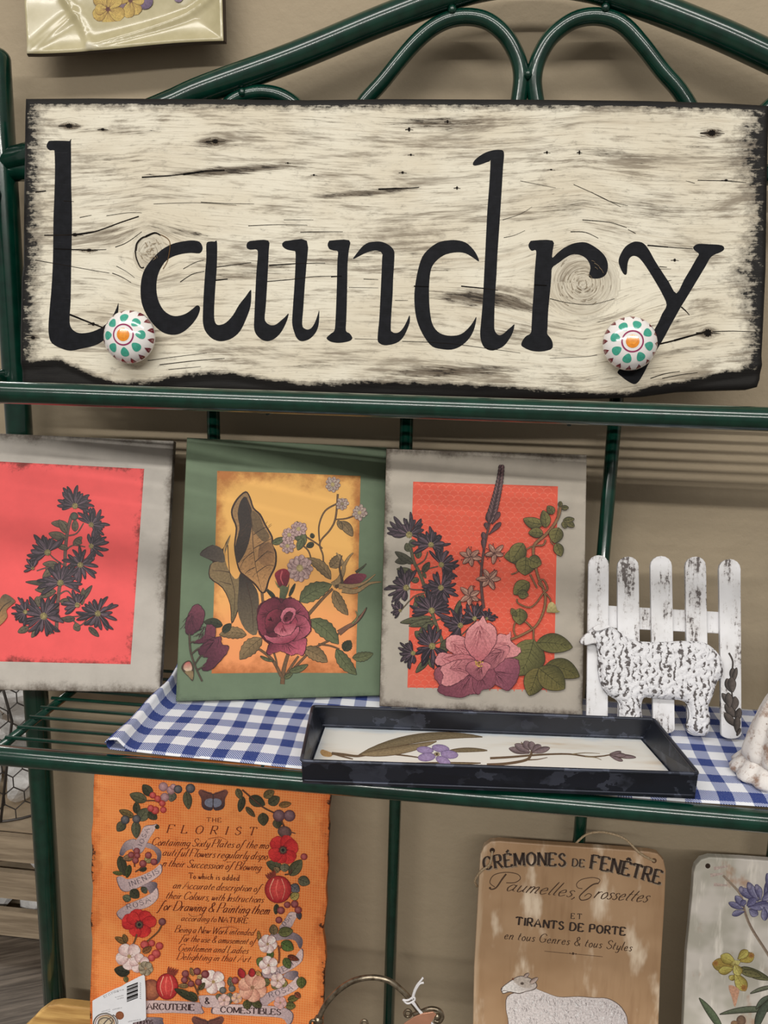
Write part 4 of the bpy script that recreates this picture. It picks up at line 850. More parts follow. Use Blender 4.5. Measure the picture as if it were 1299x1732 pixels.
for b, t, w, bd, c in (((930, 1165), (845, 1375), 190, -.1, C(128, 124, 76)), ((945, 1185), (1155, 1210), 110, -.1, C(116, 112, 66)), ((960, 1330), (905, 1490), 120, 0, C(130, 118, 68)), ((1000, 1310), (1195, 1380), 110, -.12, C(112, 104, 60)), ((960, 1330), (1110, 1450), 140, 0, C(124, 114, 66))):
    p = z(b, t); lf(ik, p[0], p[1], w / 3.418, c, bd, 6, VD2)
# peony
P1, P2, P3 = C(222, 150, 150), C(190, 104, 112), C(140, 78, 90)
for i, (pts, c, c2, ax) in enumerate(((((360, 1350), (400, 1320), (560, 1300), (520, 1400), (420, 1440), (370, 1400)), P2, P3, ((560, 1310), (370, 1400))),
        (((378, 1450), (420, 1415), (540, 1360), (610, 1340), (615, 1465), (560, 1480), (512, 1500), (440, 1490), (395, 1475)), C(160, 92, 104), C(120, 64, 78), ((600, 1340), (440, 1490))),
        (((660, 1330), (720, 1285), (780, 1275), (840, 1290), (842, 1370), (805, 1440), (765, 1455), (690, 1400)), C(176, 102, 116), C(128, 72, 88), ((660, 1330), (820, 1420))),
        (((590, 1340), (690, 1330), (712, 1400), (690, 1440), (640, 1455), (605, 1480), (580, 1430)), C(150, 82, 96), C(132, 74, 88), ((620, 1340), (640, 1460))),
        (((690, 1180), (735, 1135), (775, 1140), (798, 1122), (800, 1180), (855, 1222), (825, 1262), (740, 1275), (650, 1290)), P1, P2, ((800, 1180), (650, 1290))),
        (((430, 1215), (428, 1165), (470, 1140), (520, 1150), (575, 1190), (605, 1275), (550, 1262), (480, 1250)), P1, P2, ((440, 1170), (600, 1275))),
        (((365, 1300), (375, 1260), (400, 1240), (450, 1250), (560, 1258), (605, 1300), (480, 1325), (400, 1318)), C(214, 140, 142), P2, ((380, 1270), (600, 1300))),
        (((395, 1330), (470, 1290), (560, 1280), (612, 1305), (540, 1380), (450, 1430), (400, 1420), (410, 1370)), C(216, 142, 144), C(170, 96, 106), ((430, 1340), (600, 1310))),
        (((535, 1190), (545, 1120), (590, 1070), (620, 1055), (638, 1030), (655, 1065), (690, 1080), (715, 1120), (708, 1190), (650, 1275), (605, 1285), (560, 1240)), C(224, 152, 152), P2, ((620, 1060), (615, 1285))),
        (((640, 1290), (700, 1230), (770, 1200), (790, 1230), (740, 1300), (680, 1340), (640, 1330)), C(206, 130, 134), P3, ((770, 1220), (640, 1310))),
        (((560, 1300), (610, 1290), (680, 1310), (660, 1350), (620, 1400), (580, 1380), (540, 1340)), C(204, 126, 132), C(140, 78, 90), ((640, 1300), (590, 1390))))):
    petalpoly(ik, z(*pts), c, c2, (z(ax[0])[0], z(ax[1])[0]), 10, mul(c2, .72), C(92, 48, 58), seed=i)
ik.level()
for i in range(16):
    a = rd.uniform(0, 6.28); q = rd.uniform(2, 26); p = z((618, 1298), (618 + q * math.cos(a), 1298 + q * math.sin(a))); ik.stroke(p, .7, C(150, 90, 60)); ik.disc(p[1][0], p[1][1], 1.4, C(222, 176, 92), n=7)
ik.build('flower_print', INK, rt)
# ------------------------------------------------------------------ gingham tea towel on the middle shelf
ZS = 1.0222                                          # top of the shelf wires
sec = [(-.262, .0010), (-.30, .0010), (-.345, .0010)]
for k in range(1, 8):
    a = -math.pi / 2 - math.pi * k / 8; sec.append((-.357 + .0055 * math.cos(a), .0065 + .0055 * math.sin(a)))
sec += [(-.353, .0122), (-.349, .0120), (-.347, .0105), (-.3435, .0075), (-.339, .0046), (-.333, .0032), (-.30, .0030)]
sec += [(x, .0026) for x in np.linspace(-.28, .45, 84)]
arc = [0]
for a, b in zip(sec, sec[1:]): arc.append(arc[-1] + math.hypot(b[0] - a[0], b[1] - a[1]))
NT = 44; mb = MB(); UVW = []
low = 3
for j in range(NT + 1):
    t = j / NT; Yc = .7275 + .205 * t
    for i, (X, zz_) in enumerate(sec):
        upper = i > 6
        x = X + .014 * min(1, t / .6) * max(0, min(1, (-.341 - X) / .02)) + .0015 * math.sin(9 * t + X * 30)
        zz2 = zz_ + (.0003 * (1 + math.sin(X * 34 + 5 * t)) + .00035 * (1 + math.sin(X * 77 - 8 * t)) if upper and X > -.31 else 0)
        if i > 2 and X < -.3385: zz2 += .024 * t * t * (zz_ / .0122) + .0015 * (1 + math.sin(14 * t + 1)) * (zz_ / .0122) * (1 if upper else .4)
        yy = Yc
        if upper:
            dfr = max(0, 1 - t / .09); zz2 = zz2 - .0030 * dfr ** 2 if X > -.31 else zz2
            yy += .0022 * math.sin(X * 21 + 1)
        else: yy += .004
        mb.v.append((x, yy, ZS + max(zz2, .0008))); UVW.append((arc[i], t * .205 + (.0 if upper else .006), 0))
n = len(sec)
mb.f = [(j * n + i, j * n + i + 1, (j + 1) * n + i + 1, (j + 1) * n + i) for j in range(NT) for i in range(n - 1)]
m = Mat('blue gingham cotton', .85, .15); u, v, _ = m.sep(m.attr('uvw')); PER = .0306
nz = m.noise(m.obj(), 900, 2)
def stripe(x, ph):
    w = m.math('ADD', m.math('DIVIDE', x, PER), m.math('ADD', ph, m.math('MULTIPLY', m.math('SUBTRACT', nz, .5), .05)))
    return m.step(m.math('FRACT', w), .525, .545)
a, b = stripe(u, .33), stripe(v, .42)
tw = m.math('FRACT', m.math('MULTIPLY', m.math('ADD', u, v), 1 / .0024)); hatch = m.step(tw, .40, .62)
WH, NV_ = C(232, 234, 240), C(44, 62, 128)
one = m.math('ABSOLUTE', m.math('SUBTRACT', a, b)); two = m.math('MULTIPLY', a, b)
c = m.mix(one, WH, m.mix(hatch, C(68, 84, 146), C(196, 202, 222))); c = m.mix(two, c, NV_)
m.color(m.mix(m.step(nz, .3, .8, 0, .12), c, C(180, 186, 200))).bump(m.math('ADD', nz, m.math('MULTIPLY', hatch, .4)), .4, .0006)
me = bpy.data.meshes.new('tea_towel'); me.from_pydata(mb.v, [], mb.f); me.polygons.foreach_set('use_smooth', [True] * len(mb.f))
at = me.attributes.new('uvw', 'FLOAT_VECTOR', 'POINT'); at.data.foreach_set('vector', np.array(UVW, dtype=np.float32).ravel()); me.materials.append(m.m)
cloth = bpy.data.objects.new('tea_towel', me); COLL.objects.link(cloth)
sol = cloth.modifiers.new('cloth thickness', 'SOLIDIFY'); sol.thickness = .0009; sol.offset = 0
tag(cloth, 'blue and white gingham tea towel spread over the middle wire shelf', 'tea towel')

# ------------------------------------------------------------------ black metal tray
ZB, ZR = 1.0272, 1.0585
B = [atZ(512, 1325, ZB), atZ(1175, 1351, ZB), atZ(1087, 1252, ZB), atZ(546, 1231, ZB)]
T = [atZ(510, 1287, ZR), atZ(1181, 1309, ZR), atZ(1106, 1217, ZR), atZ(529, 1195, ZR)]
tray = empty('metal_tray', (B[0] + B[1] + B[2] + B[3]) / 4, 'shallow black metal tray with painted flower base, on gingham towel', 'tray')
m = Mat('blackened galvanised metal', .38, .5, .35); dv = m.N.new('ShaderNodeVectorMath'); m.L(m.obj(), dv.inputs[0]); dn = m.N.new('ShaderNodeVectorMath'); dn.operation = 'SCALE'; m.L(m.noise(m.obj(), 90, 3, col=True), dn.inputs[0]); dn.inputs[3].default_value = .02; m.L(dn.outputs[0], dv.inputs[1]); vo = m.voro(dv.outputs[0], 62, 'F1', 1); sx_ = m.sep(vo)[0]; n = m.noise(m.obj(), 40, 4)
c = m.mix(m.step(sx_, .7, .98, 0, .6), C(40, 44, 56), C(92, 98, 116)); c = m.mix(m.step(n, .45, .7), c, mixc(C(30, 34, 44), C(42, 46, 56), .5)); m.color(c); TIN = m.m
def quadwall(a, b, c_, d, th, inner):
    """sheet-metal side: outer quad a,b (bottom) c_,d (top), thickened towards the tray centre"""
    o = np.array([inner[0], inner[1], 0]); mbq = MB(); P = [a, b, c_, d]; Q = []
    for p in P:
        dv = o - np.array([p[0], p[1], 0]); Q.append(p + dv / np.linalg.norm(dv) * th)
    mbq.add(P + Q, [(0, 1, 2, 3), (7, 6, 5, 4), (0, 4, 5, 1), (1, 5, 6, 2), (2, 6, 7, 3), (3, 7, 4, 0)]); return mbq
ctr = (B[0] + B[1] + B[2] + B[3]) / 4
for i in range(4):
    j = (i + 1) % 4; quadwall(B[i], B[j], T[j], T[i], .0012, ctr).build('side_wall', TIN, tray, smooth=False)
MB().add(B + [p + np.array([0, 0, .001]) for p in B], [(3, 2, 1, 0), (4, 5, 6, 7), (0, 1, 5, 4), (1, 2, 6, 5), (2, 3, 7, 6), (3, 0, 4, 7)]).build('base_plate', TIN, tray, smooth=False)
def rounded(P, z, k=.03, n=5):
    out = []
    for i in range(4):
        a, b, c_ = P[i - 1], P[i], P[(i + 1) % 4]; p = b + (a - b) / np.linalg.norm(a - b) * k; q = b + (c_ - b) / np.linalg.norm(c_ - b) * k
        for s_ in range(n + 1):
            t = s_ / n; out.append((1 - t) ** 2 * p + 2 * t * (1 - t) * b + t * t * q + np.array([0, 0, z]))
    return out
MB().tube(rounded(T, .0, .004), .0019, 8, closed=True).build('rolled_rim', TIN, tray)
MB().tube(rounded([b * .86 + t * .14 for b, t in zip(B, T)], 0, .004), .0013, 6, closed=True).build('lower_bead', TIN, tray)
tp = Plane(B[0] + [0, 0, .0012], B[1] + [0, 0, .0012], B[3] + [0, 0, .0012])
m = Mat('painted parchment base', .45, .4); o_ = m.scale(m.obj(), (5, 26, 1)); n = m.noise(o_, 1, 4, .6); n2 = m.noise(m.obj(), 16, 4); uv = m.sep(m.attr('uvw'))
c = m.mix(m.step(n, .50, .74), C(234, 231, 224), C(206, 184, 154)); c = m.mix(m.step(n2, .58, .75, 0, .6), c, C(236, 234, 228))
d = m.math('MINIMUM', m.math('MINIMUM', uv[0], m.math('SUBTRACT', 1.0, uv[0])), m.math('MULTIPLY', m.math('MINIMUM', uv[1], m.math('SUBTRACT', 1.0, uv[1])), .5))
c = m.mix(m.step(m.math('ADD', d, m.math('MULTIPLY', m.math('SUBTRACT', n2, .5), .1)), .045, .0, 0, .75), c, C(186, 200, 214)); m.color(c)
q = [tp.o * 0 + p for p in B]; inn = [ctr + (p - ctr) * .985 for p in B]
pts = [(float((p - tp.o) @ tp.u), float((p - tp.o) @ tp.v)) for p in inn]
sheet('painted_panel', pts, .0001, m.m, tray, tp)
ik = Ink(tp, 2e-4); za, zb = Z(500, 1190, 3.608), Z(840, 1190, 3.608); SB, LB = C(112, 92, 72), C(140, 124, 96)
ik.poly(za((150, 300), (160, 282), (185, 288), (225, 305), (215, 325), (170, 322)), C(186, 150, 104))
for q, w, w1, c in ((za((220, 305), (290, 312), (375, 322), (450, 312), (560, 308), (680, 320), (750, 330)), 5, 2, SB), (za((220, 303), (290, 325), (350, 340)), 4, 2, SB), (zb((-60, 375), (60, 368), (180, 345), (210, 310), (215, 280)), 5, 4, SB), (zb((-40, 335), (80, 328), (200, 318), (330, 310), (450, 310), (560, 325), (640, 322), (700, 312)), 4, 2, SB), (zb((180, 345), (250, 342), (310, 330)), 2.5, 1, SB), (zb((460, 310), (540, 302), (630, 306)), 2, .8, LB), (zb((540, 325), (600, 330), (640, 345)), 2, .8, LB), (zb((200, 300), (165, 260), (150, 235)), 2.5, 1.5, C(126, 104, 84))):
    ik.stroke(q, w, c, w1)
for p, w, c, bd in ((za((385, 315), (1140, 205)), 26, LB, -.13), (za((395, 312), (860, 232)), 24, C(162, 142, 110), .06), (za((930, 292), (1170, 288)), 12, LB, -.05), (za((640, 372), (1130, 365)), 8, LB, 0)):
    ik.leaf(p[0], p[1], w / 1.9, c, mul(c, .7), bd, edge=C(104, 84, 64), veins=0)
for (x, y, rx, ry, a) in ((790, 285, 50, 20, .1), (885, 275, 52, 22, .15), (800, 328, 52, 24, -.1), (938, 312, 52, 24, .1), (900, 350, 46, 22, .4)):
    p = za((x, y))[0]; ik.disc(p[0], p[1], rx / 3.608 + .7, C(112, 96, 130), None, ry / 3.608 + .7, a); ik.disc(p[0], p[1], rx / 3.608, C(172, 152, 192), C(152, 132, 174), ry / 3.608, a)
p = za((862, 310))[0]; ik.disc(p[0], p[1], 5, C(200, 186, 150), C(120, 100, 90), 3.4); ik.disc(p[0], p[1], 2, C(80, 66, 50))
for b, t, w in (((200, 305), (75, 275), 44), ((205, 300), (110, 250), 50), ((200, 285), (170, 230), 56), ((215, 290), (210, 232), 50), ((215, 300), (270, 255), 54), ((215, 302), (325, 272), 40), ((690, 315), (850, 330), 26), ((690, 312), (790, 318), 30), ((690, 318), (770, 352), 24), ((690, 310), (760, 295), 16)):
    p = zb(b, t); ik.leaf(p[0], p[1], w / 3.608 * .8, C(156, 136, 138), C(112, 96, 100), edge=C(88, 70, 62), peak=.6)
ik.build('flower_print', INK, tray)

# ------------------------------------------------------------------ picket fence ornament with sheep
z = Z(960, 920, 3.832); ZF = ZS + .0058
fp = Plane(atZ(*z((618, 1228))[0], ZF), atZ(*z((1052, 1262))[0], ZF), atY(1010, 940, .918))
fence = empty('picket_fence_ornament', fp.pt(1130, 1243), 'small whitewashed picket fence ornament with a white sheep, beside grey picture board', 'ornament')
def chippy(name, wool=False, k=1.0):
    m = Mat(name, .6, .35); o = m.obj()
    if wool:
        w = m.N.new('ShaderNodeTexWave'); w.wave_type = 'BANDS'; w.bands_direction = 'X'; m.L(o, w.inputs[0]); w.inputs['Scale'].default_value = 44; w.inputs['Distortion'].default_value = 9.0
        w.inputs['Detail'].default_value = 3; w.inputs['Detail Scale'].default_value = 2.2; w.inputs['Detail Roughness'].default_value = .6
        n2 = m.noise(o, 150, 4, .6); n3 = m.noise(o, 34, 3)
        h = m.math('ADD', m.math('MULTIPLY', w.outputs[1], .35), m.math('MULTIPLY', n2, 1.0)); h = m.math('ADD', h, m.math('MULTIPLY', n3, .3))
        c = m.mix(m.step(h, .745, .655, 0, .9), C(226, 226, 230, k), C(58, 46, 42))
        m.color(c).bump(h, .8, .002)
    else:
        n = m.noise(m.scale(o, (160, 22, 90)), 1, 5, .7); n2 = m.noise(o, 300, 4, .7); n3 = m.noise(o, 26, 3)
        h = m.math('ADD', m.math('MULTIPLY', n, .6), m.math('ADD', m.math('MULTIPLY', n2, .3), m.math('MULTIPLY', n3, .45)))
        c = m.mix(m.step(n3, .3, .7), C(214, 213, 214, k), C(232, 232, 235, k)); c = m.mix(m.step(h, .665, .62, 0, .3), c, C(150, 140, 136)); c = m.mix(m.step(h, .612, .575, 0, .88), c, C(66, 54, 50)); m.color(c).bump(n, .3, .0006)
    return m.m
CH = chippy('chipped white paint'); WO = chippy('white painted wool relief', True)
def arch_picket(xl0, xr0, xl1, xr1, yt, yb, rb):
    """rounded picket: top left/right, bottom left/right, top and bottom (detail pixels)"""
    r = (xr0 - xl0) / 2; pts = []
    for k in range(9): a = math.pi - math.pi * k / 8; pts.append(((xl0 + xr0) / 2 + r * math.cos(a), yt + r * .92 - r * .92 * math.sin(a)))
    if rb:
        r2 = (xr1 - xl1) / 2
        for k in range(9): a = -math.pi * k / 8; pts.append(((xl1 + xr1) / 2 + r2 * math.cos(a), yb - r2 * .5 - r2 * .5 * math.sin(a)))
    else: pts += [(xr1, yb), (xl1, yb)]
    return [z(p)[0] for p in pts]
for (a, b, c_, d, yt, yb, rb) in ((131, 263, 118, 256, 75, 1188, 1), (318, 456, 322, 468, 84, 1202, 1), (530, 670, 548, 688, 80, 1228, 1), (755, 890, 770, 908, 84, 1242, 1), (972, 1113, 988, 1118, 100, 1260, 1)):
    slab('picket', fp.locs(arch_picket(a, b, c_, d, yt, yb, rb)), .0055, CH, fence, fp, .0055, .0008, 2)
slab('rail', fp.locs(z((180, 395), (1060, 445), (1060, 585), (180, 540))), .005, CH, fence, fp, -.0001, .0006, 1)
slab('rail', fp.locs(z((180, 760), (1060, 792), (1060, 890), (180, 860))), .005, CH, fence, fp, -.0001, .0006, 1)
so = z((70, 632), (88, 602), (122, 572), (160, 541), (210, 526), (270, 536), (315, 562), (362, 597), (412, 622), (460, 631), (600, 636), (700, 629), (800, 629), (872, 641), (930, 678), (970, 728), (990, 782), (984, 858), (962, 872), (946, 905), (930, 962), (906, 1020), (892, 1052), (906, 1112), (900, 1200), (868, 1236), (800, 1226), (752, 1182), (772, 1122), (765, 1052), (730, 1012), (640, 1002), (540, 996), (484, 992), (466, 1042), (468, 1100), (470, 1190), (330, 1190), (325, 1062), (310, 1012), (250, 972), (215, 922), (196, 862), (188, 782), (190, 722), (180, 664), (150, 642), (112, 652), (82, 648))
def relief(name, outline, h0, h1, rim, mat, parent, plane, wool=0.0):
    """carved relief: rounded body over an outline (pixels) with woolly ripples"""
    P = [np.array(p) for p in cat(outline, 3, True)]; m_ = len(P); A = np.array(P); Bq = np.roll(A, -1, axis=0); Dq = Bq - A; LL = (Dq ** 2).sum(1)
    def dist(p):
        t = np.clip(((p - A) * Dq).sum(1) / LL, 0, 1); return float(np.sqrt((((A + Dq * t[:, None]) - p) ** 2).sum(1)).min())
    def inside(p):
        c_ = ((A[:, 1] > p[1]) != (Bq[:, 1] > p[1])) & (p[0] < Dq[:, 0] * (p[1] - A[:, 1]) / (Dq[:, 1] + 1e-12) + A[:, 0]); return c_.sum() % 2 == 1
    pts = [Vector(p) for p in A]; x0, y0 = A.min(0); x1, y1 = A.max(0); st = 2.6; hs = [0.0] * m_
    y = y0 + 1; r_ = 0
    while y < y1:
        x = x0 + 1 + (st / 2 if r_ % 2 else 0)
        while x < x1:
            p = np.array([x, y])
            if inside(p):
                d = dist(p)
                if d > 1.1: pts.append(Vector(p)); hs.append(d)
            x += st
        y += st * .87; r_ += 1
    vo, eo, fo, ov, oe, of = geometry.delaunay_2d_cdt(pts, [], [list(range(m_))], 1, 1e-6, True)
    V_ = []; 
    for i, v in enumerate(vo):
        d = hs[ov[i][0]] if ov[i] else 0; q = 1 - min(d / rim, 1); h = h0 + (h1 - h0) * math.sqrt(max(0, 1 - q * q))
        if wool and d > 2: h += wool * (math.sin(v[0] * .55 + 2.2 * math.sin(v[1] * .33)) * .6 + math.sin(v[0] * .21 + v[1] * .47) * .5)
        a, b = plane.loc(v[0], v[1]); V_.append((a, b, h))
    F3 = [tuple(f) for f in fo if inside(sum((np.array(vo[i]) for i in f), np.zeros(2)) / len(f))]; n0 = len(V_); back = [(*plane.loc(*p), h0 - .004) for p in A]
    idx = [next(i for i, o_ in enumerate(ov) if k in o_) for k in range(m_)]
    F3 += [(idx[k], idx[(k + 1) % m_], n0 + (k + 1) % m_, n0 + k) for k in range(m_)] + [tuple(n0 + k for k in range(m_))]
    return MB().add(V_ + back, F3).build(name, mat, parent, plane.M)
relief('sheep', so, .0100, .0175, 16, WO, fence, fp, .0006)
slab('sheep_muzzle', fp.locs(cat(z((70, 632), (88, 602), (118, 576), (150, 600), (180, 640), (150, 644), (112, 654), (82, 650)), 3, True)), .004, CH, fence, fp, .0188, .0012, 2)
slab('sheep_ear', fp.locs(cat(z((150, 545), (200, 520), (262, 535), (215, 556), (170, 566)), 3, True)), .003, CH, fence, fp, .0195, .0008, 2)
ik = Ink(fp, .0057)
ik.stroke(z((1035, 705), (1060, 760), (1055, 830), (1050, 900), (1060, 1010), (1085, 1130), (1090, 1240)), 3.2, C(62, 54, 50), 2.4)
for b, t, w in (((1055, 880), (1060, 800), 34), ((1060, 900), (1085, 800), 26), ((1055, 960), (1020, 870), 50), ((1060, 960), (1050, 860), 50), ((1065, 1060), (990, 965), 40), ((1065, 1080), (1075, 985), 52), ((1075, 1120), (1010, 1035), 46), ((1085, 1150), (1105, 1060), 40), ((1080, 1180), (1005, 1090), 44), ((1085, 1220), (1090, 1110), 40), ((1040, 1060), (1030, 960), 46), ((1085, 1240), (1110, 1190), 18)):
    p = z(b, t); ik.leaf(p[0], p[1], w / 3.832, C(104, 94, 88), C(50, 44, 42), edge=C(26, 22, 22), peak=.55)
ik.build('lavender_print', INK, fence)

# ------------------------------------------------------------------ carved figurine at the end of the shelf
bc = atZ(1307, 1312, ZS + .0047); m = Mat('whitewashed terracotta', .6, .35); o = m.obj(); n = m.noise(o, 60, 5, .7); n2 = m.noise(o, 260, 3)
c = m.mix(m.step(n, .34, .52), C(158, 130, 114), C(224, 219, 215)); c = m.mix(m.step(n2, .64, .72, 0, .7), c, C(120, 84, 66)); m.color(c).bump(n, .5, .002); TERRA = m.m
fig = empty('carved_figurine', bc, 'whitewashed carved figurine with flared scalloped foot, at the end of gingham towel', 'figurine')
def lathe(name, prof, flutes, amp, mat, parent, c0, n=72, ph=0):
    mbq = MB(); P = []
    for (r, zz_, fa) in prof:
        for k in range(n):
            a = 2 * math.pi * k / n; rr = r * (1 + amp * fa * (math.sin(flutes * a + ph) + .4 * math.sin(2 * flutes * a + 1.3 + zz_ * 40)))
            P.append((c0[0] + rr * math.cos(a), c0[1] + rr * math.sin(a), c0[2] + zz_))
    f = [(i * n + k, i * n + (k + 1) % n, (i + 1) * n + (k + 1) % n, (i + 1) * n + k) for i in range(len(prof) - 1) for k in range(n)]
    f += [tuple(range(n - 1, -1, -1)), tuple((len(prof) - 1) * n + k for k in range(n))]
    return mbq.add(P, f).build(name, mat, parent)
lathe('flared_foot', [(.030, 0, 1), (.0385, .002, 1), (.0395, .005, 1), (.036, .010, 1), (.0315, .0155, 1), (.0275, .020, .6)], 11, .05, TERRA, fig, bc)
lathe('draped_skirt', [(.0275, .017, .4), (.0305, .022, .7), (.0300, .027, 1), (.0285, .035, 1), (.0258, .045, 1), (.0230, .055, 1), (.0200, .066, 1), (.0165, .077, .8), (.0120, .088, .6), (.0090, .096, .4)], 6, .09, TERRA, fig, bc, ph=.8)
lathe('head', [(.0075, .095, 0), (.0070, .099, 0), (.0098, .104, .3), (.0118, .111, .4), (.0112, .119, .4), (.0085, .125, .3), (.0030, .129, 0)], 5, .05, TERRA, fig, bc)

# ------------------------------------------------------------------ ceramic plate on the wall
z = Z(40, 0, 3.711); yp = .968
pp = Plane(atY(*z((50, 352))[0], yp), atY(*z((1264, 286))[0], yp), atY(36, -235, yp))
plate = empty('wall_plate', pp.pt(215, 88), 'square cream glazed plate with yellow pansies, hung on tan wall', 'plate')
BLp, BRp, TRp, TLp = z((48, 354))[0], z((1268, 286))[0], (373, -248), (34, -232)
rid = [(cat(z((262, -10), (330, 90), (380, 170), (432, 292)), 8), 7, .0022), (cat(z((440, 294), (600, 245), (780, 190), (950, 130), (1060, 80), (1200, -10)), 8), 8, .0024), (z((56, 344), (200, 200), (330, 85)), 9, .0016), (cat([(110, -10), (120, -110), (90, -200)], 8), 8, .002), (cat([(370, -5), (330, -110), (345, -230)], 8), 8, .002)]
def segd(p, a, b):
    a = np.array(a); b = np.array(b); p = np.array(p); d = b - a; t = max(0, min(1, (p - a) @ d / (d @ d))); return np.linalg.norm(p - a - d * t)
NS, NTT = 130, 120; V = []
for j in range(NTT + 1):
    t = j / NTT
    for i in range(NS + 1):
        s_ = i / NS
        x = (BLp[0] * (1 - s_) + BRp[0] * s_) * (1 - t) + (TLp[0] * (1 - s_) + TRp[0] * s_) * t
        y = (BLp[1] * (1 - s_) + BRp[1] * s_) * (1 - t) + (TLp[1] * (1 - s_) + TRp[1] * s_) * t
        if t < .2: y += (1 - t / .2) * (3.0 * math.sin(s_ * 5.0 + .6) - 2)
        e = min(s_, 1 - s_, t, 1 - t); h = .010 * math.exp(-e / .10) - .0022 * max(0, 1 - e / .012) ** 2
        if y > -60:
            for q, w, hh in rid[:3]:
                d = min(segd((x, y), q[k], q[k + 1]) for k in range(0, len(q) - 1, 2 if len(q) > 6 else 1)); h += hh * math.exp(-(d / w) ** 2)
        h += .00012 * math.sin(x * .06 + y * .04) * math.sin(y * .07 - x * .03)
        a, b = pp.loc(x, y); V.append((a, b, h))
F_ = [(j * (NS + 1) + i, j * (NS + 1) + i + 1, (j + 1) * (NS + 1) + i + 1, (j + 1) * (NS + 1) + i) for j in range(NTT) for i in range(NS)]
ring = list(range(NS + 1)) + [j * (NS + 1) + NS for j in range(1, NTT + 1)] + [NTT * (NS + 1) + i for i in range(NS - 1, -1, -1)] + [j * (NS + 1) for j in range(NTT - 1, 0, -1)]
m = Mat('cream crackle glaze', .22, .5, 0, .25); n = m.noise(m.obj(), 26, 4); hz = m.sep(m.obj())[2]
c = m.mix(m.step(n, .3, .7), C(178, 168, 130), C(198, 188, 152)); c = m.mix(m.step(hz, .0085, .0115, 0, .8), c, C(232, 226, 206)); m.color(c).bump(n, .05, .001)
MB().add(V, F_).build('glazed_face', m.m, plate, pp.M)
cx_ = sum(v_[0] for v_ in V) / len(V); cy_ = sum(v_[1] for v_ in V) / len(V); R1 = [(V[k][0] + (V[k][0] - cx_) * .006, V[k][1] + (V[k][1] - cy_) * .006, V[k][2] - .0012) for k in ring]; R2 = [(cx_ + (V[k][0] - cx_) * 1.016, cy_ + (V[k][1] - cy_) * 1.016, V[k][2] - .006) for k in ring]; R3 = [(cx_ + (V[k][0] - cx_) * .72, cy_ + (V[k][1] - cy_) * .72, -.022) for k in ring]
n = len(ring); R0_ = [V[k] for k in ring]
MB().add(R0_ + R1 + R2 + R3, [(r * n + k, (r + 1) * n + k, (r + 1) * n + (k + 1) % n, r * n + (k + 1) % n) for r in range(3) for k in range(n)] + [tuple(3 * n + k for k in range(n))]).build('dark_edge', plain('dark brown clay', C(52, 38, 32), .5), plate, pp.M)
MB().box((cx_ - .04, cy_ - .04, -.0318), (cx_ + .04, cy_ + .04, -.0215)).build('foot', plain('clay foot', C(90, 70, 56), .7), plate, pp.M, smooth=False)
ik = Ink(pp, .0021)
def pansy(cx, cy, pets, seed):
    rd = random.Random(seed)
    for (a, l, w) in pets:
        a = math.radians(a); tpx = (cx + math.cos(a) * l, cy - math.sin(a) * l)
        ik.leaf((cx, cy), tpx, w, C(216, 186, 104), C(190, 156, 84), peak=.66, prof=.5, edge=C(126, 96, 56))
        for d in (-.18, 0, .18): ik.stroke([(cx, cy), (cx + math.cos(a + d) * l * .6, cy - math.sin(a + d) * l * .6)], .9, C(120, 84, 60), .3)
    ik.disc(cx, cy, 4, C(92, 50, 52), C(120, 80, 60))
ik.disc(208, 14, 9, C(120, 98, 112), C(150, 128, 136)); ik.disc(246, 3, 14, C(120, 100, 128), C(96, 78, 104)); ik.disc(303, -3, 8, C(130, 110, 136))
pansy(222, 2, ((-60, 27, 20), (-100, 30, 20), (160, 22, 22), (60, 26, 24), (10, 24, 20)), 2)
pansy(184, 17, ((-85, 31, 22), (-25, 30, 24), (-150, 28, 22), (125, 32, 26), (55, 30, 26), (180, 22, 18)), 1)
ik.build('pansy_print', INK, plate)['kind'] = 'stuff'
# ------------------------------------------------------------------ lower shelf: orange florist board
ZL = .4092                                            # top of the lower shelf wires
def foot(x, Y):                                       # pixel row where a column meets the lower shelf at depth Y
    y = 1700
    for _ in range(140):
        if atY(x, y + 3, Y)[2] <= ZL + .0035: break
        y += 3
    return y
KO = 1.2
zO, zA, zB, zC, zD = Z(140, 1300, 3.021), Z(140, 1300, 5.905), Z(340, 1300, 5.648), Z(140, 1520, 5.905), Z(340, 1520, 5.648)
yb = foot(150, .862)
op = Plane(atY(150, yb, .862), atY(150, yb, .862) + np.array([1, .0, 0]), atY(160, 1280, .922))
ob_ = empty('decoupage_board', op.pt(345, yb), 'tall orange linen-look board printed with florist text, ribbons and pomegranates, on lower shelf', 'picture board')
le = [(160, 1278), (160, 1300), (158, 1330), (157, 1390), (154, 1410), (156, 1440), (154, 1475), (157, 1500), (155, 1530), (153, 1560), (156, 1590), (154, 1640), (152, 1690), (152, 1732), (150, yb)]
ri = [(560, 1300), (560, 1346), (555, 1380), (557, 1400), (554, 1440), (555, 1470), (551, 1500), (553, 1530), (549, 1555), (546, 1575), (550, 1600), (551, 1625), (548, 1650), (547, 1690), (545, 1732), (540, yb + 8)]
m = Mat('orange linen print', .55, .35); o = m.obj(); n = m.noise(o, 22, 5, .6); n2 = m.noise(o, 7, 3)
wx = m.N.new('ShaderNodeTexWave'); wx.bands_direction = 'X'; wx.inputs['Scale'].default_value = 95; wx.inputs['Distortion'].default_value = 1.6; wx.inputs['Detail'].default_value = 3; m.L(o, wx.inputs[0])
wy = m.N.new('ShaderNodeTexWave'); wy.bands_direction = 'Y'; wy.inputs['Scale'].default_value = 95; wy.inputs['Distortion'].default_value = 1.6; wy.inputs['Detail'].default_value = 3; m.L(o, wy.inputs[0])
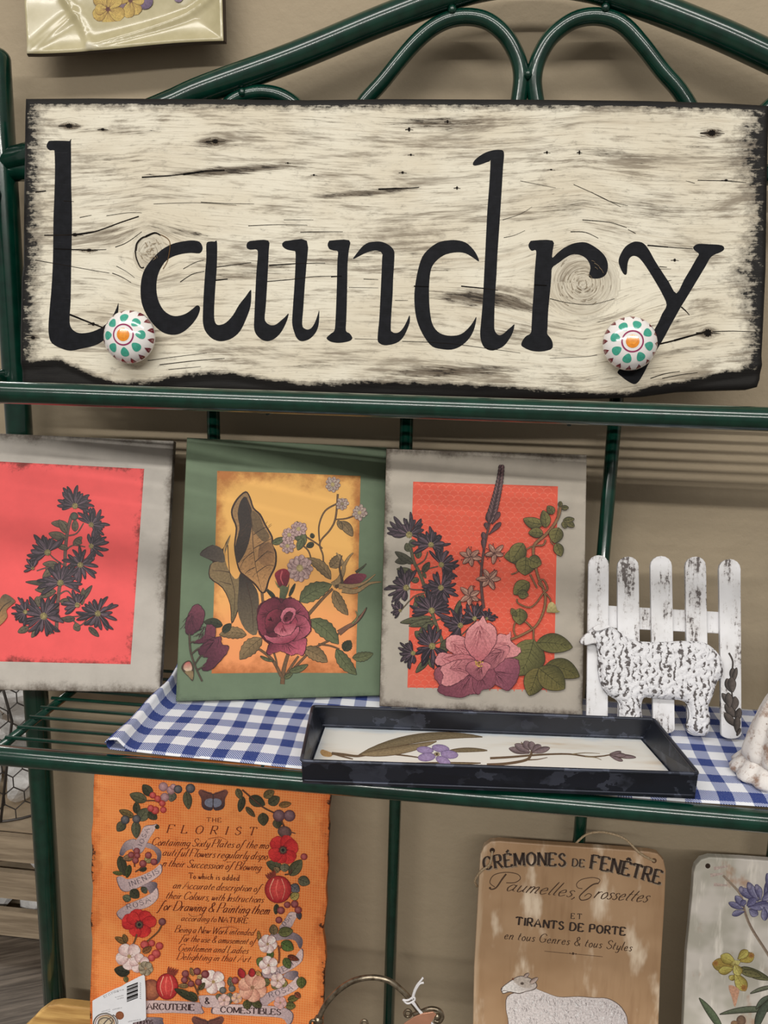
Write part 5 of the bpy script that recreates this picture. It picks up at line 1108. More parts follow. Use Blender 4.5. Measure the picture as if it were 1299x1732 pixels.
c = m.mix(m.step(n2, .35, .65), C(212, 110, 52, KO), C(222, 130, 68, KO)); c = m.mix(m.step(m.noise(o, 48, 5, .7), .5, .7, 0, .55), c, C(190, 88, 36, KO)); c = m.mix(m.step(n, .5, .8, 0, .6), c, C(236, 158, 88, KO))
c = m.mix(m.step(m.math('MAXIMUM', wx.outputs[1], wy.outputs[1]), .72, 1.0, 0, .42), c, C(242, 172, 108, KO))
u_, v_, _ = m.sep(m.attr('uvw')); de = m.math('MINIMUM', u_, m.math('SUBTRACT', 1.0, u_)); nf = m.noise(o, 110, 5, .75); ng = m.noise(o, 16, 3)
qq = m.math('ADD', de, m.math('ADD', m.math('MULTIPLY', m.math('SUBTRACT', nf, .5), .10), m.math('MULTIPLY', m.math('SUBTRACT', ng, .5), .16)))
c = m.mix(m.step(qq, .05, .01, 0, .5), c, C(170, 74, 24, KO)); c = m.mix(m.step(qq, .006, -.006, 0, .95), c, C(40, 26, 20)); m.color(c).bump(m.math('ADD', wx.outputs[1], wy.outputs[1]), .08, .0005)
slab('backing_board', stand(op.locs(le[::-1] + ri)), .009, m.m, ob_, op, 0, .0006, 1)
ik = Ink(op, k=KO); TX = C(106, 46, 24); TXL = C(120, 52, 28)
T = lambda s, x0, x1, y0, y1, h, **k: text(ik, s, zO((x0, y0), (x1, y1)), h / 3.021, k.pop('col', TX), **k)
T('THE', 634, 706, 272, 274, 22, thick=.2, thin=.1, serif=.1, gap=.3)
T('FLORIST', 428, 878, 328, 342, 42, slant=.28, thick=.16, thin=.06, serif=.12, gap=.75)
SCR = dict(slant=.42, thick=.125, thin=.045, gap=.07, space=.22)
T('Containing Sixty Plates of the mo', 348, 945, 392, 410, 42, **SCR)
T('autiful Flowers regularly dispo', 405, 940, 445, 466, 42, **SCR)
T('n their Succession of Blowing', 405, 905, 500, 522, 42, **SCR)
T('To which is added', 542, 800, 562, 573, 30, thick=.17, thin=.08, serif=.08, gap=.12)
T('an Accurate description of', 458, 905, 612, 630, 40, **SCR)
T('their Colours, with Instructions', 422, 920, 664, 686, 40, **SCR)
T('for Drawing & Painting them', 385, 950, 722, 746, 50, **SCR)
T('according to', 500, 678, 778, 784, 34, **SCR)
T('NATURE', 692, 838, 784, 791, 28, slant=.2, thick=.2, thin=.08, serif=.1, gap=.2)
T(':', 846, 852, 791, 792, 28, thick=.2, thin=.2)
T('Being a New Work intended', 468, 872, 836, 853, 36, **SCR)
T('for the use & amusement of', 496, 880, 883, 899, 36, **SCR)
T('Gentlemen and Ladies', 484, 842, 932, 946, 38, **SCR)
T('Delighting in that Art.', 478, 858, 976, 990, 38, **SCR)
for q in (zO((640, 360), (700, 350), (740, 368)), zO((540, 740), (560, 755), (600, 750)), zO((700, 815), (760, 808), (800, 822)), zO((735, 478), (760, 476))): ik.stroke(q, 1.1, TXL, .5)
# ribbons
RB, RS, RDk = C(206, 180, 176), C(168, 146, 148), C(86, 78, 88)
def ribbon(pts, ax, c=RB, c2=RS): 
    q = cat(pts, 3, True); ik.poly(q, C(104, 84, 88), 0); cx = sum(p[0] for p in q) / len(q); cy = sum(p[1] for p in q) / len(q)
    ik.poly([(cx + (x - cx) * .965, cy + (y - cy) * .95) for x, y in q], c, 0, c2, ax)
ribbon(zA((365, 850), (400, 760), (450, 715), (530, 705), (510, 790), (440, 820), (400, 870)), zA((520, 740), (370, 860)), C(180, 158, 158), RDk)
ribbon(zA((650, 740), (720, 770), (785, 830), (770, 930), (720, 960), (745, 880), (700, 810), (620, 780)), zA((650, 750), (770, 900)), RS, RDk)
ribbon(zA((490, 800), (520, 730), (570, 660), (615, 575), (700, 560), (745, 555), (710, 630), (660, 710), (600, 830), (540, 850)), zA((740, 560), (500, 800)))
ribbon(zA((580, 1180), (660, 1130), (740, 1140), (735, 1200), (680, 1250), (640, 1200)), zA((600, 1170), (740, 1180)), RS, RDk)
ribbon(zA((335, 1095), (380, 1075), (450, 1105), (600, 1060), (720, 1000), (780, 950), (795, 1020), (745, 1085), (600, 1170), (450, 1230), (375, 1205)), zA((700, 1030), (340, 1150)))
ribbon(zA((335, 1450), (380, 1395), (480, 1340), (600, 1290), (700, 1230), (745, 1185), (755, 1290), (660, 1380), (540, 1420), (450, 1490), (385, 1510)), zA((650, 1290), (350, 1470)))
RT = dict(thick=.15, thin=.07, serif=.1, gap=.32); RC = C(96, 84, 92)
text(ik, 'IOSA', zA((590, 780), (630, 690), (668, 605)), 46 / 5.905, RC, **RT); text(ik, 'INENSIS', zA((470, 1180), (600, 1130), (765, 1040)), 50 / 5.905, RC, **RT); text(ik, 'ROSA', zA((445, 1405), (560, 1375), (680, 1325)), 52 / 5.905, RC, **RT)
ribbon(zD((660, 340), (740, 330), (880, 320), (960, 370), (972, 430), (945, 480), (900, 400), (800, 390), (700, 400)), zD((740, 340), (970, 440)), RS, RDk)
ribbon(zD((745, 285), (800, 200), (845, 130), (900, 128), (945, 130), (900, 200), (850, 285)), zD((900, 130), (760, 280)))
ribbon(zD((780, 740), (850, 690), (925, 695), (920, 750), (870, 780)), zD((780, 740), (925, 720)), RS, RDk)
ribbon(zD((580, 690), (650, 690), (750, 650), (860, 600), (965, 470), (970, 590), (860, 680), (740, 740), (640, 765), (590, 745)), zD((930, 560), (590, 720)))
ribbon(zD((555, 955), (640, 895), (760, 850), (860, 800), (930, 735), (940, 840), (850, 905), (720, 960), (640, 1010), (610, 1050)), zD((900, 800), (560, 960)))
text(ik, 'OSA', zD((800, 265), (840, 215), (868, 165)), 46 / 5.65, RC, **RT); text(ik, 'INE IS', zD((670, 735), (800, 690), (945, 590)), 46 / 5.65, RC, **RT); text(ik, 'ROSA', zD((655, 945), (760, 915), (880, 865)), 50 / 5.65, RC, **RT)
ribbon(zC((560, 1140), (600, 1020), (900, 1020), (1165, 1035), (1190, 1090), (1195, 1150), (900, 1140)), zC((900, 1080), (1195, 1110)))
ribbon(zD((95, 1090), (135, 1000), (250, 1005), (500, 1010), (780, 1035), (870, 1080), (885, 1130), (865, 1190), (830, 1200), (770, 1140), (500, 1120), (200, 1105)), zD((500, 1060), (885, 1170)))
ribbon(zC((1155, 985), (1180, 965), (1320, 965), (1400, 985), (1395, 1090), (1320, 1085), (1200, 1080)), zC((1280, 1000), (1160, 1080)))
ribbon(zC((480, 1260), (560, 1190), (780, 1185), (800, 1220), (790, 1300), (500, 1310)), zC((600, 1200), (790, 1290)), RS, RDk)
BT = dict(thick=.24, thin=.09, serif=.13, gap=.13); BC = C(66, 48, 48)
text(ik, 'ARCUTERIE', zC((640, 1105), (1110, 1116)), 62 / 5.905, BC, **BT); text(ik, '&', zC((1218, 1050), (1268, 1050)), 62 / 5.905, BC, thick=.24, thin=.12); text(ik, 'COMESTIBLES', zD((185, 1085), (470, 1098), (760, 1110)), 56 / 5.65, BC, **BT); text(ik, 'DEPOS', zC((545, 1252), (700, 1252)), 42 / 5.905, BC, **BT)
# garlands
def L2(zf, b, t, w, c=None, s_=5.8, veins=3, bd=0): p = zf(b, t); lf(ik, p[0], p[1], w / s_, c or C(92, 90, 64), bd, veins, mul(c or C(92, 90, 64), .55))
def berry(zf, x, y, r, c, s_=5.8): p = zf((x, y))[0]; r /= s_; ik.disc(p[0], p[1], r, mixc(c, (1, .9, .85, 1), .1), mul(c, .45), off=(-.25, -.3), n=14)
DG, GY = C(72, 72, 54), C(112, 108, 92)
for b, t, w, c in (((690, 270), (600, 160), 90, DG), ((640, 320), (470, 255), 95, C(100, 98, 72)), ((540, 450), (535, 330), 66, DG), ((560, 520), (650, 395), 110, C(104, 104, 80)), ((655, 430), (740, 505), 80, DG), ((530, 520), (535, 695), 84, C(98, 98, 76)), ((420, 530), (345, 625), 84, C(92, 90, 70)), ((510, 480), (365, 415), 66, C(120, 100, 62)), ((900, 230), (880, 330), 84, GY), ((1035, 225), (1060, 405), 80, C(96, 94, 70)), ((370, 870), (420, 1070), 84, DG), ((470, 960), (440, 1090), 54, C(70, 76, 46)), ((400, 1050), (300, 1035), 34, C(110, 112, 60)), ((640, 995), (560, 1010), 44, DG), ((480, 1210), (560, 1290), 90, DG), ((590, 1230), (640, 1190), 70, C(90, 92, 76)), ((480, 1310), (400, 1275), 66, C(110, 116, 90)), ((680, 890), (620, 930), 70, C(176, 160, 106)), ((510, 880), (400, 900), 60, C(150, 116, 86)), ((735, 600), (755, 560), 34, DG)):
    L2(zA, b, t, w, c)
twig(ik, zA((520, 980), (520, 930), (560, 880)), 1.4, C(110, 70, 50)); twig(ik, zA((640, 320), (720, 320), (790, 350)), 1.2, C(110, 70, 50)); twig(ik, zA((525, 1030), (600, 980), (600, 940)), 1.2, C(110, 70, 50))
for x, y, r in ((805, 180, 46), (880, 215, 42), (820, 285, 44), (905, 180, 30)): berry(zA, x, y, r, C(176, 128, 132))
for x, y, r in ((425, 510, 44), (538, 502, 42), (952, 205, 42), (1076, 196, 47)): berry(zA, x, y, r, C(66, 64, 72))
for x, y, r in ((700, 265, 33), (750, 300, 33), (795, 346, 32), (806, 410, 32), (725, 415, 40), (680, 395, 34)): berry(zA, x, y, r, C(196, 46, 44))
for x, y, r in ((540, 822, 33), (485, 860, 32), (545, 868, 30), (656, 864, 34), (527, 916, 33), (602, 947, 37), (712, 930, 34)): berry(zA, x, y, r, C(142, 36, 44))
# butterflies
def butterfly(f, cx, k, y0):
    for s_ in (-1, 1):
        ik.poly([f((cx + s_ * a * k, y0 + b * k))[0] for a, b in ((3, 0), (50, -25), (112, -45), (135, -15), (108, 40), (104, 105), (70, 140), (3, 135))], C(112, 70, 62), 3, C(62, 48, 52), (f((cx, y0 - 30))[0], f((cx, y0 + 130))[0]))
        ik.poly([f((cx + s_ * a * k, y0 + b * k))[0] for a, b in ((6, 40), (60, 45), (78, 75), (60, 105), (10, 115))], C(116, 118, 134), 3)
        ik.stroke([f((cx + s_ * 8 * k, y0))[0], f((cx + s_ * 100 * k, y0 - 30 * k))[0]], 1, C(60, 40, 40))
    ik.stroke([f((cx, y0 - 8))[0], f((cx, y0 + 120 * k))[0]], 2.2, C(60, 50, 52), 1)
butterfly(zB, 117, 1.05, 245); butterfly(zC, 1250, 1.2, 1225)
for b, t, w, c in (((460, 275), (612, 345), 104, DG), ((645, 335), (752, 272), 92, C(86, 84, 60)), ((590, 420), (600, 545), 96, C(84, 80, 56)), ((405, 265), (368, 412), 62, DG), ((430, 365), (515, 458), 44, C(106, 90, 60)), ((345, 190), (385, 290), 58, C(106, 100, 70)), ((715, 480), (740, 572), 74, C(96, 88, 66)), ((600, 270), (700, 212), 74, C(122, 104, 66)), ((745, 350), (862, 332), 52, C(150, 110, 64)), ((760, 470), (740, 560), 50, DG),
                   ((775, 955), (625, 895), 96, C(92, 90, 66)), ((850, 1020), (962, 868), 104, C(98, 96, 68)), ((800, 905), (800, 985), 84, C(126, 122, 96)), ((930, 1050), (1040, 1095), 92, C(104, 100, 78)), ((860, 1110), (940, 1172), 84, C(112, 108, 112)), ((740, 990), (700, 940), 60, C(150, 120, 84)), ((860, 1240), (935, 1190), 74, C(180, 160, 90)), ((725, 1290), (715, 1390), 44, DG), ((930, 1360), (945, 1440), 44, RDk)):
    L2(zB, b, t, w, c, 5.65)
twig(ik, zB((395, 200), (500, 290), (600, 370), (700, 420)), 1.6, C(96, 62, 46)); twig(ik, zB((770, 500), (790, 540), (800, 560)), 1.6, C(96, 62, 46)); twig(ik, zB((800, 1010), (850, 1000), (870, 960)), 1.4, C(96, 62, 46))
for x, y, r in ((745, 447, 60), (846, 448, 58)): berry(zB, x, y, r, C(112, 66, 78))
p = zB((800, 602))[0]; ik.disc(p[0], p[1], 12, C(120, 88, 84), C(72, 52, 50), 10, .3, off=(-.3, -.2)); ik.stroke(zB((850, 600), (905, 618)), 2.6, C(96, 62, 52), 1.4)
def anemone(f, cx, cy, pets, s_, r=42):
    x, y = f((cx, cy))[0]
    for (a, l, w) in pets:
        a = math.radians(a); t = (x + math.cos(a) * l / s_, y - math.sin(a) * l / s_)
        ik.leaf((x, y), t, w / s_, C(214, 58, 54), C(188, 40, 44), peak=.64, prof=.45, edge=C(146, 26, 34))
        for d in (-.25, -.1, .1, .25): ik.stroke([(x, y), (x + math.cos(a + d) * l / s_ * .75, y - math.sin(a + d) * l / s_ * .75)], .7, C(160, 28, 36), .3)
    ik.disc(x, y, r * 1.15 / s_, C(60, 48, 44), C(110, 34, 36), jag=.2); ik.disc(x, y, r * .7 / s_, C(120, 108, 84), C(70, 62, 52)); ik.disc(x, y, r * .4 / s_, C(36, 32, 32))
anemone(zB, 785, 775, ((132, 150, 130), (68, 150, 110), (22, 150, 140), (-48, 150, 130), (-110, 130, 120), (-150, 150, 130)), 5.65)
anemone(zC, 568, 255, ((105, 160, 130), (52, 160, 120), (15, 175, 110), (-55, 140, 130), (-120, 130, 120), (165, 180, 150), (135, 150, 120)), 5.9, 44)
berry(zB, 985, 838, 34, C(168, 44, 44)); berry(zC, 796, 226, 37, C(120, 40, 48))
twig(ik, zC((790, 260), (750, 330), (640, 425)), 1.5, C(110, 76, 50)); twig(ik, zC((545, 350), (520, 420), (490, 480)), 1.6, C(110, 76, 50))
def pomegranate(f, cx, cy, rx, ry, crown, s_):
    x, y = f((cx, cy))[0]; ik.disc(x, y, rx / s_ + .8, C(92, 24, 28), None, ry / s_ + .8, n=24); ik.disc(x, y, rx / s_, C(210, 76, 70), C(150, 32, 38), ry / s_, off=(-.1, -.3), n=24)
    for d, w in ((-.55, 4.2), (.45, 2.2)): ik.stroke([(x + d * rx / s_ * .6, y - ry / s_ * .8), (x + d * rx / s_ * 1.15, y), (x + d * rx / s_ * .7, y + ry / s_ * .75)], w * .4, C(232, 170, 140), .4)
    ik.stroke([(x, y - ry / s_ * .75), (x - rx / s_ * .15, y), (x, y + ry / s_ * .6)], 2.4, C(226, 110, 96), .6)
    c0 = f(crown)[0]; d = (c0[0] - x, c0[1] - y); l = math.hypot(*d); d = (d[0] / l, d[1] / l)
    b = (x + d[0] * ry / s_ * .92, y + d[1] * ry / s_ * .92)
    for k in (-.5, -.2, .1, .4, .7): ik.leaf((b[0] - d[1] * k * 8, b[1] + d[0] * k * 8), (c0[0] - d[1] * k * 14, c0[1] + d[0] * k * 14), 4, C(150, 64, 50), C(96, 44, 36))
pomegranate(zB, 738, 1150, 124, 128, (650, 985), 5.65); 
p = zC((685, 905))[0]; ik.disc(p[0], p[1], 17, C(172, 106, 76), C(110, 56, 46), 18, n=20); pomegranate(zC, 845, 872, 106, 128, (902, 680), 5.9)
for x, y, r in ((825, 1297, 33), (896, 1290, 37), (765, 1350, 38), (930, 1346, 36), (745, 1442, 34)): berry(zB, x, y, r, C(140, 34, 44))
for x, y, r in ((620, 455, 42), (692, 440, 33), (768, 467, 38), (735, 546, 44), (690, 585, 36)): berry(zC, x, y, r, C(196, 48, 46))
def blossom(f, cx, cy, r, n, s_, rot=0, c=None, c2=None, core=None):
    x, y = f((cx, cy))[0]; c = c or C(232, 214, 208); c2 = c2 or C(206, 168, 164)
    for i in range(n):
        a = rot + 2 * math.pi * i / n; ik.leaf((x, y), (x + math.cos(a) * r / s_, y + math.sin(a) * r / s_), r * .85 / s_, c, c2, peak=.62, prof=.45, edge=mul(c2, .6))
    ik.disc(x, y, r * .14 / s_, core or C(206, 186, 110), C(150, 130, 90)); ik.level()
    for i in range(7): a = rot + i * .9; ik.stroke([(x, y), (x + math.cos(a) * r * .3 / s_, y + math.sin(a) * r * .3 / s_)], .6, C(150, 110, 90))
    ik.flat = False
L2(zC, (470, 735), (318, 700), 104, C(58, 58, 46), 5.9); L2(zC, (440, 440), (325, 380), 50, C(140, 104, 60), 5.9); L2(zC, (440, 430), (410, 350), 44, C(130, 100, 60), 5.9); L2(zC, (600, 530), (690, 480), 56, C(150, 96, 56), 5.9); L2(zC, (430, 770), (440, 830), 40, C(120, 116, 70), 5.9)
blossom(zC, 468, 570, 138, 5, 5.9, .35); blossom(zC, 570, 640, 100, 5, 5.9, .9); blossom(zC, 632, 690, 74, 6, 5.9, .2, C(170, 156, 132), C(126, 112, 92))
for b, t, w, c in (((600, 560), (550, 640), 90, C(100, 116, 60)), ((640, 560), (690, 500), 60, C(90, 108, 54)), ((770, 410), (885, 480), 100, C(92, 112, 58)), ((740, 320), (880, 300), 90, C(112, 112, 66)), ((700, 340), (690, 240), 76, C(132, 110, 76)), ((800, 560), (850, 660), 74, C(96, 110, 62)), ((830, 540), (935, 580), 46, C(128, 62, 44)), ((960, 740), (960, 850), 86, C(98, 104, 56)), ((660, 800), (580, 780), 70, C(116, 112, 70)), ((680, 800), (740, 850), 60, C(120, 116, 76)), ((790, 840), (790, 760), 70, C(150, 140, 84)), ((830, 960), (940, 930), 56, C(110, 104, 56)), ((810, 1010), (905, 1020), 70, C(112, 110, 62)), ((900, 890), (950, 940), 46, C(150, 80, 54)), ((440, 960), (450, 1050), 76, C(92, 90, 54)), ((490, 970), (580, 1030), 66, C(84, 82, 50)), ((280, 890), (270, 1000), 70, C(122, 118, 96)), ((180, 900), (170, 960), 56, C(122, 118, 96)), ((290, 830), (280, 740), 54, C(126, 120, 96)), ((560, 400), (550, 300), 26, C(190, 140, 70)), ((560, 760), (540, 680), 56, C(200, 150, 90))):
    L2(zD, b, t, w, c, 5.65)
twig(ik, zD((740, 440), (750, 520), (745, 610)), 1.6, C(126, 70, 50)); twig(ik, zD((740, 480), (780, 440)), 1.2, C(126, 70, 50))
blossom(zD, 640, 425, 92, 6, 5.65, .2, C(238, 228, 220)); blossom(zD, 648, 628, 92, 5, 5.65, .7, C(240, 230, 222)); blossom(zD, 735, 775, 72, 5, 5.65, .1, C(226, 206, 192)); blossom(zD, 122, 785, 118, 5, 5.65, .5, C(240, 230, 220)); blossom(zD, 760, 985, 62, 5, 5.65, .3, C(206, 156, 150)); blossom(zD, 225, 960, 60, 5, 5.65, .9, C(224, 190, 176)); blossom(zD, 345, 940, 52, 5, 5.65, .5, C(224, 176, 120))
blossom(zD, 495, 840, 140, 6, 5.65, .4, C(226, 178, 152), C(200, 136, 116), C(120, 40, 44))
for x, y, r in ((45, 712, 40), (330, 772, 36)): berry(zD, x, y, r, C(150, 38, 44))
for x, y, r in ((212, 865, 34), (300, 850, 34)): berry(zD, x, y, r, C(92, 88, 82))
for b, t, w in (((410, 750), (370, 655), 64), ((490, 740), (490, 655), 60)): L2(zD, b, t, w, C(176, 44, 50), 5.65, 0)
for b, t, w, c in (((1150, 1010), (920, 890), 70, C(66, 66, 46)), ((1150, 1000), (1070, 920), 50, C(70, 72, 48)), ((1160, 900), (1225, 830), 50, C(92, 84, 56)), ((1060, 860), (960, 860), 40, C(150, 120, 80)), ((1110, 760), (1080, 680), 34, C(170, 130, 80)), ((1200, 790), (1150, 760), 60, C(206, 176, 120))): L2(zC, b, t, w, c, 5.9)
twig(ik, zC((1160, 950), (1120, 860), (1050, 770)), 1.4, C(110, 70, 46)); twig(ik, zC((1150, 930), (1170, 840), (1200, 760)), 1.2, C(110, 70, 46))
for x, y, r in ((1030, 740, 36), (1146, 716, 36), (1226, 746, 37), (1020, 802, 33), (1086, 840, 32), (1160, 822, 34)): berry(zC, x, y, r, C(128, 30, 40))
ik.build('printed_design', INK, ob_)

# ------------------------------------------------------------------ torn price label in front of the orange board
tgp = Plane(op.o + op.n * .0045, op.o + op.n * .0045 + op.u, op.o + op.n * .0045 + op.v)
lab = zC((96, 1022), (160, 985), (240, 942), (330, 898), (380, 880), (430, 848), (480, 824), (560, 782), (604, 764), (618, 778), (626, 900), (632, 1190), (620, 1212), (560, 1226), (500, 1240), (480, 1420), (100, 1420))
tagr = empty('price_label', tgp.pt(195, 1750), 'torn white paper price label with barcode, stuck on the orange board', 'label')
slab('paper', tgp.locs(lab), .0009, plain('white label paper', C(226, 226, 230, 1.1), .6, .03, 60), tagr, tgp, 0, 0)
ik = Ink(tgp, 5e-5); BKc = C(38, 36, 36)
for i, (a, b) in enumerate(((0, 14), (20, 6), (30, 18), (54, 8), (70, 22), (98, 6), (112, 24), (140, 8), (154, 10))):
    y0 = 872 + a * .95; ik.poly(zC((440, y0 + 4), (550, y0 - 38), (552, y0 - 38 + b), (440, y0 + 4 + b)), BKc, 0)
GYt = C(130, 128, 130)
for q, w in ((zC((205, 975), (310, 925), (415, 908)), 1.5), (zC((215, 988), (310, 940), (360, 925)), 1.1), (zC((325, 985), (415, 962)), 1.4), (zC((345, 1002), (415, 985)), 1.2), (zC((190, 1128), (280, 1102)), 1.4), (zC((165, 1160), (280, 1122)), 1.1), (zC((300, 1108), (400, 1085)), 1.6), (zC((455, 1228), (585, 1205)), 1.6)):
    a, b = q[0], q[-1]; nn = max(6, int(math.hypot(b[0] - a[0], b[1] - a[1]) / 2.2)); P = cat(q, 20) if len(q) > 2 else [(a[0] + (b[0] - a[0]) * k / 40, a[1] + (b[1] - a[1]) * k / 40) for k in range(41)]
    ik.level()
    for k in range(nn):
        p0 = P[int(k / nn * (len(P) - 1))]; ik.stroke([(p0[0], p0[1] - w * random.uniform(.3, .9)), (p0[0] + random.uniform(.2, 1.1), p0[1] + w * .6)], .8, GYt)
    ik.flat = False
for k in range(9):
    y = 840 + k * 19; ik.stroke(zC((570, y), (582, y + 8)), 1.0, GYt)
BN, BN2 = C(150, 96, 66), C(110, 100, 92)
ik.disc(*zC((370, 1166))[0], 7.1, C(158, 98, 66), C(140, 84, 56))
cx, cy = 222, 1255
ik.disc(*zC((235, 1245))[0], 15, C(222, 204, 176), C(206, 184, 150))
for r, w, c in ((115, 2.4, BN2), (96, 1.4, BN), (70, 2.2, BN2)):
    ik.stroke([zC((cx + r * math.cos(a), cy + r * .95 * math.sin(a)))[0] for a in np.linspace(math.pi * .9, math.pi * 2.15, 14)], w, c, w * .7, n=2)
ik.stroke(zC((180, 1290), (240, 1215), (285, 1190), (300, 1230), (250, 1265), (210, 1250)), 2.2, BN2, 1.2); ik.stroke(zC((300, 1160), (330, 1180), (350, 1230), (340, 1290)), 2, BN2, 1)
ik.build('printing', INK, tagr)

# ------------------------------------------------------------------ brown plaque with sheep
z = Z(780, 1390, 3.608); KS = 1.2
yb = foot(800, .858)
spq = Plane(atY(800, yb, .858), atY(800, yb, .858) + np.array([1, 0, 0]), atY(820, 1425, .918))
pq = empty('wooden_plaque', spq.pt(965, yb), 'brown rounded wooden plaque with French lettering and a printed white sheep', 'plaque')
m = Mat('streaked brown paint', .5, .4); o = m.obj(); n = m.noise(m.scale(o, (70, 7, 1)), 1, 4, .6); n2 = m.noise(m.scale(o, (26, 9, 1)), 1, 4, .55); n3 = m.noise(o, 9, 3)
c = m.mix(m.step(n3, .35, .7), C(160, 128, 96, KS), C(176, 144, 112, KS)); c = m.mix(m.step(n, .5, .8, 0, .4), c, C(120, 86, 58, KS)); c = m.mix(m.step(n2, .53, .68, 0, .9), c, C(226, 208, 184, KS))
u_, v_, _ = m.sep(m.attr('uvw')); de = m.math('MINIMUM', u_, m.math('SUBTRACT', 1.0, u_)); c = m.mix(m.step(m.math('ADD', de, m.math('MULTIPLY', m.math('SUBTRACT', n, .5), .1)), .035, .0, 0, .5), c, C(206, 184, 156, KS)); m.color(c)
outl = z((57, 1440), (78, 900), (100, 500), (113, 260), (118, 200), (140, 152), (180, 122), (230, 118), (500, 138), (900, 165), (1150, 184), (1200, 196), (1236, 236), (1250, 300), (1242, 500), (1218, 900), (1186, 1440))
bot = [outl[0]] + outl[1:]; outl[0] = (outl[0][0], yb); outl[-1] = (outl[-1][0] - 2, yb)
slab('plaque_board', stand(spq.locs(outl)), .010, m.m, pq, spq, 0, .0015, 2)
ik = Ink(spq, k=KS); DB = C(58, 46, 40); DB2 = C(78, 58, 44)
ik.disc(*z((190, 175))[0], 4.6, C(40, 28, 20), C(64, 46, 34)); ik.disc(*z((1178, 237))[0], 4.4, C(84, 60, 42), C(104, 78, 56))
SL = dict(thick=.21, thin=.09, serif=.13, gap=.2)
for dx, dy, cc in ((6, 7, C(150, 132, 112)), (0, 0, DB)):
    text(ik, 'CRÉMONES', z((140 + dx, 294 + dy), (280 + dx, 274 + dy), (450 + dx, 264 + dy), (632 + dx, 272 + dy)), 78 / 3.608, cc, **SL); text(ik, 'DE', z((676 + dx, 270 + dy), (748 + dx, 276 + dy)), 46 / 3.608, cc, **SL); text(ik, 'FENÊTRE', z((786 + dx, 284 + dy), (900 + dx, 302 + dy), (1050 + dx, 338 + dy), (1208 + dx, 380 + dy)), 84 / 3.608, cc, **SL)
SC2 = dict(slant=.62, thick=.10, thin=.04, gap=.06, space=.2)
text(ik, 'aumelles,', z((268, 422), (430, 436), (690, 462)), 84 / 3.608, DB2, **SC2); text(ik, 'rossettes', z((806, 464), (980, 480), (1130, 492)), 84 / 3.608, DB2, **SC2)
ik.stroke(z((172, 402), (185, 412), (215, 400), (250, 350), (275, 318)), 2.0, DB2, 3.0); ik.stroke(z((205, 398), (175, 370), (200, 325), (270, 308), (340, 318), (362, 345), (330, 370), (275, 372)), 1.3, DB2, 1.5); ik.disc(*z((176, 404))[0], 2, DB2)
ik.stroke(z((838, 375), (800, 385), (745, 430), (722, 458), (735, 478), (775, 470), (795, 448), (775, 438), (752, 455)), 2.4, DB2, 1.2, n=7); ik.stroke(z((838, 375), (845, 352), (800, 340), (735, 352), (705, 378), (712, 402), (740, 408)), 1.3, DB2, 1.2, n=7)
text(ik, 'ET', z((669, 590), (733, 594)), 32 / 3.608, DB, thick=.2, thin=.1, serif=.12, gap=.5)
text(ik, 'TIRANTS DE PORTE', z((334, 628), (660, 662), (998, 693)), 48 / 3.608, DB, thick=.27, thin=.15, serif=.1, gap=.22, space=.45)
text(ik, 'en tous Genres & tous Styles', z((260, 714), (660, 752), (1038, 790)), 54 / 3.608, DB2, slant=.24, thick=.12, thin=.06, serif=.05, gap=.11, space=.32)
ik.stroke(z((508, 789), (680, 806)), .8, DB2); ik.stroke(z((690, 806), (864, 823)), .8, DB2); ik.disc(*z((683, 804))[0], 2.2, DB2); ik.disc(*z((664, 802))[0], 1.1, DB2); ik.disc(*z((700, 806))[0], 1.1, DB2)
zs = Z(800, 1560, 3.8206); WL, GL_, GD = C(216, 208, 206), C(168, 160, 160), C(112, 104, 104)
body = zs((224, 480), (300, 445), (380, 395), (412, 430), (480, 458), (560, 484), (680, 481), (780, 489), (860, 492), (925, 522), (972, 572), (997, 650), (985, 860), (700, 900), (400, 900), (245, 840), (230, 640), (215, 560))
ik.poly([(x + (1.1 if x > 960 else -1.1), y - 1.0) for x, y in cat(body, 3, True)], C(104, 88, 78), 0); ik.poly(body, WL, 3, C(200, 192, 192), (zs((420, 470))[0], zs((980, 640))[0]))
ik.poly(zs((180, 428), (204, 404), (262, 362), (305, 345), (352, 352), (398, 376), (416, 410), (396, 436), (345, 448), (300, 462), (262, 456), (232, 452), (196, 462), (183, 448)), C(96, 84, 78), 3)
ik.poly(zs((186, 430), (206, 408), (264, 368), (305, 350), (350, 357), (393, 380), (410, 410), (390, 432), (342, 444), (298, 456), (264, 450), (233, 446), (198, 456), (188, 444)), C(190, 178, 172), 3, C(232, 226, 222), (zs((350, 360))[0], zs((250, 440))[0]))
ik.poly(zs((262, 375), (300, 352), (350, 358), (392, 385), (370, 420), (320, 420), (285, 400)), C(184, 172, 162), 3); ik.disc(*zs((318, 395))[0], 3.2, C(70, 58, 52), C(120, 108, 100), 2.4)
ik.leaf(*zs((330, 355), (362, 328)), 5, C(200, 180, 172), C(130, 110, 100), edge=C(80, 66, 60)); ik.leaf(*zs((368, 395), (420, 357)), 7, C(206, 186, 176), C(130, 110, 100), edge=C(80, 66, 60))
ik.stroke(zs((186, 446), (205, 440), (230, 447)), 1.2, C(90, 70, 64), .5); ik.disc(*zs((186, 430))[0], 1.3, C(90, 70, 64)); ik.disc(*zs((258, 366))[0], 2, C(120, 80, 60))
rd = random.Random(9); ik.level()
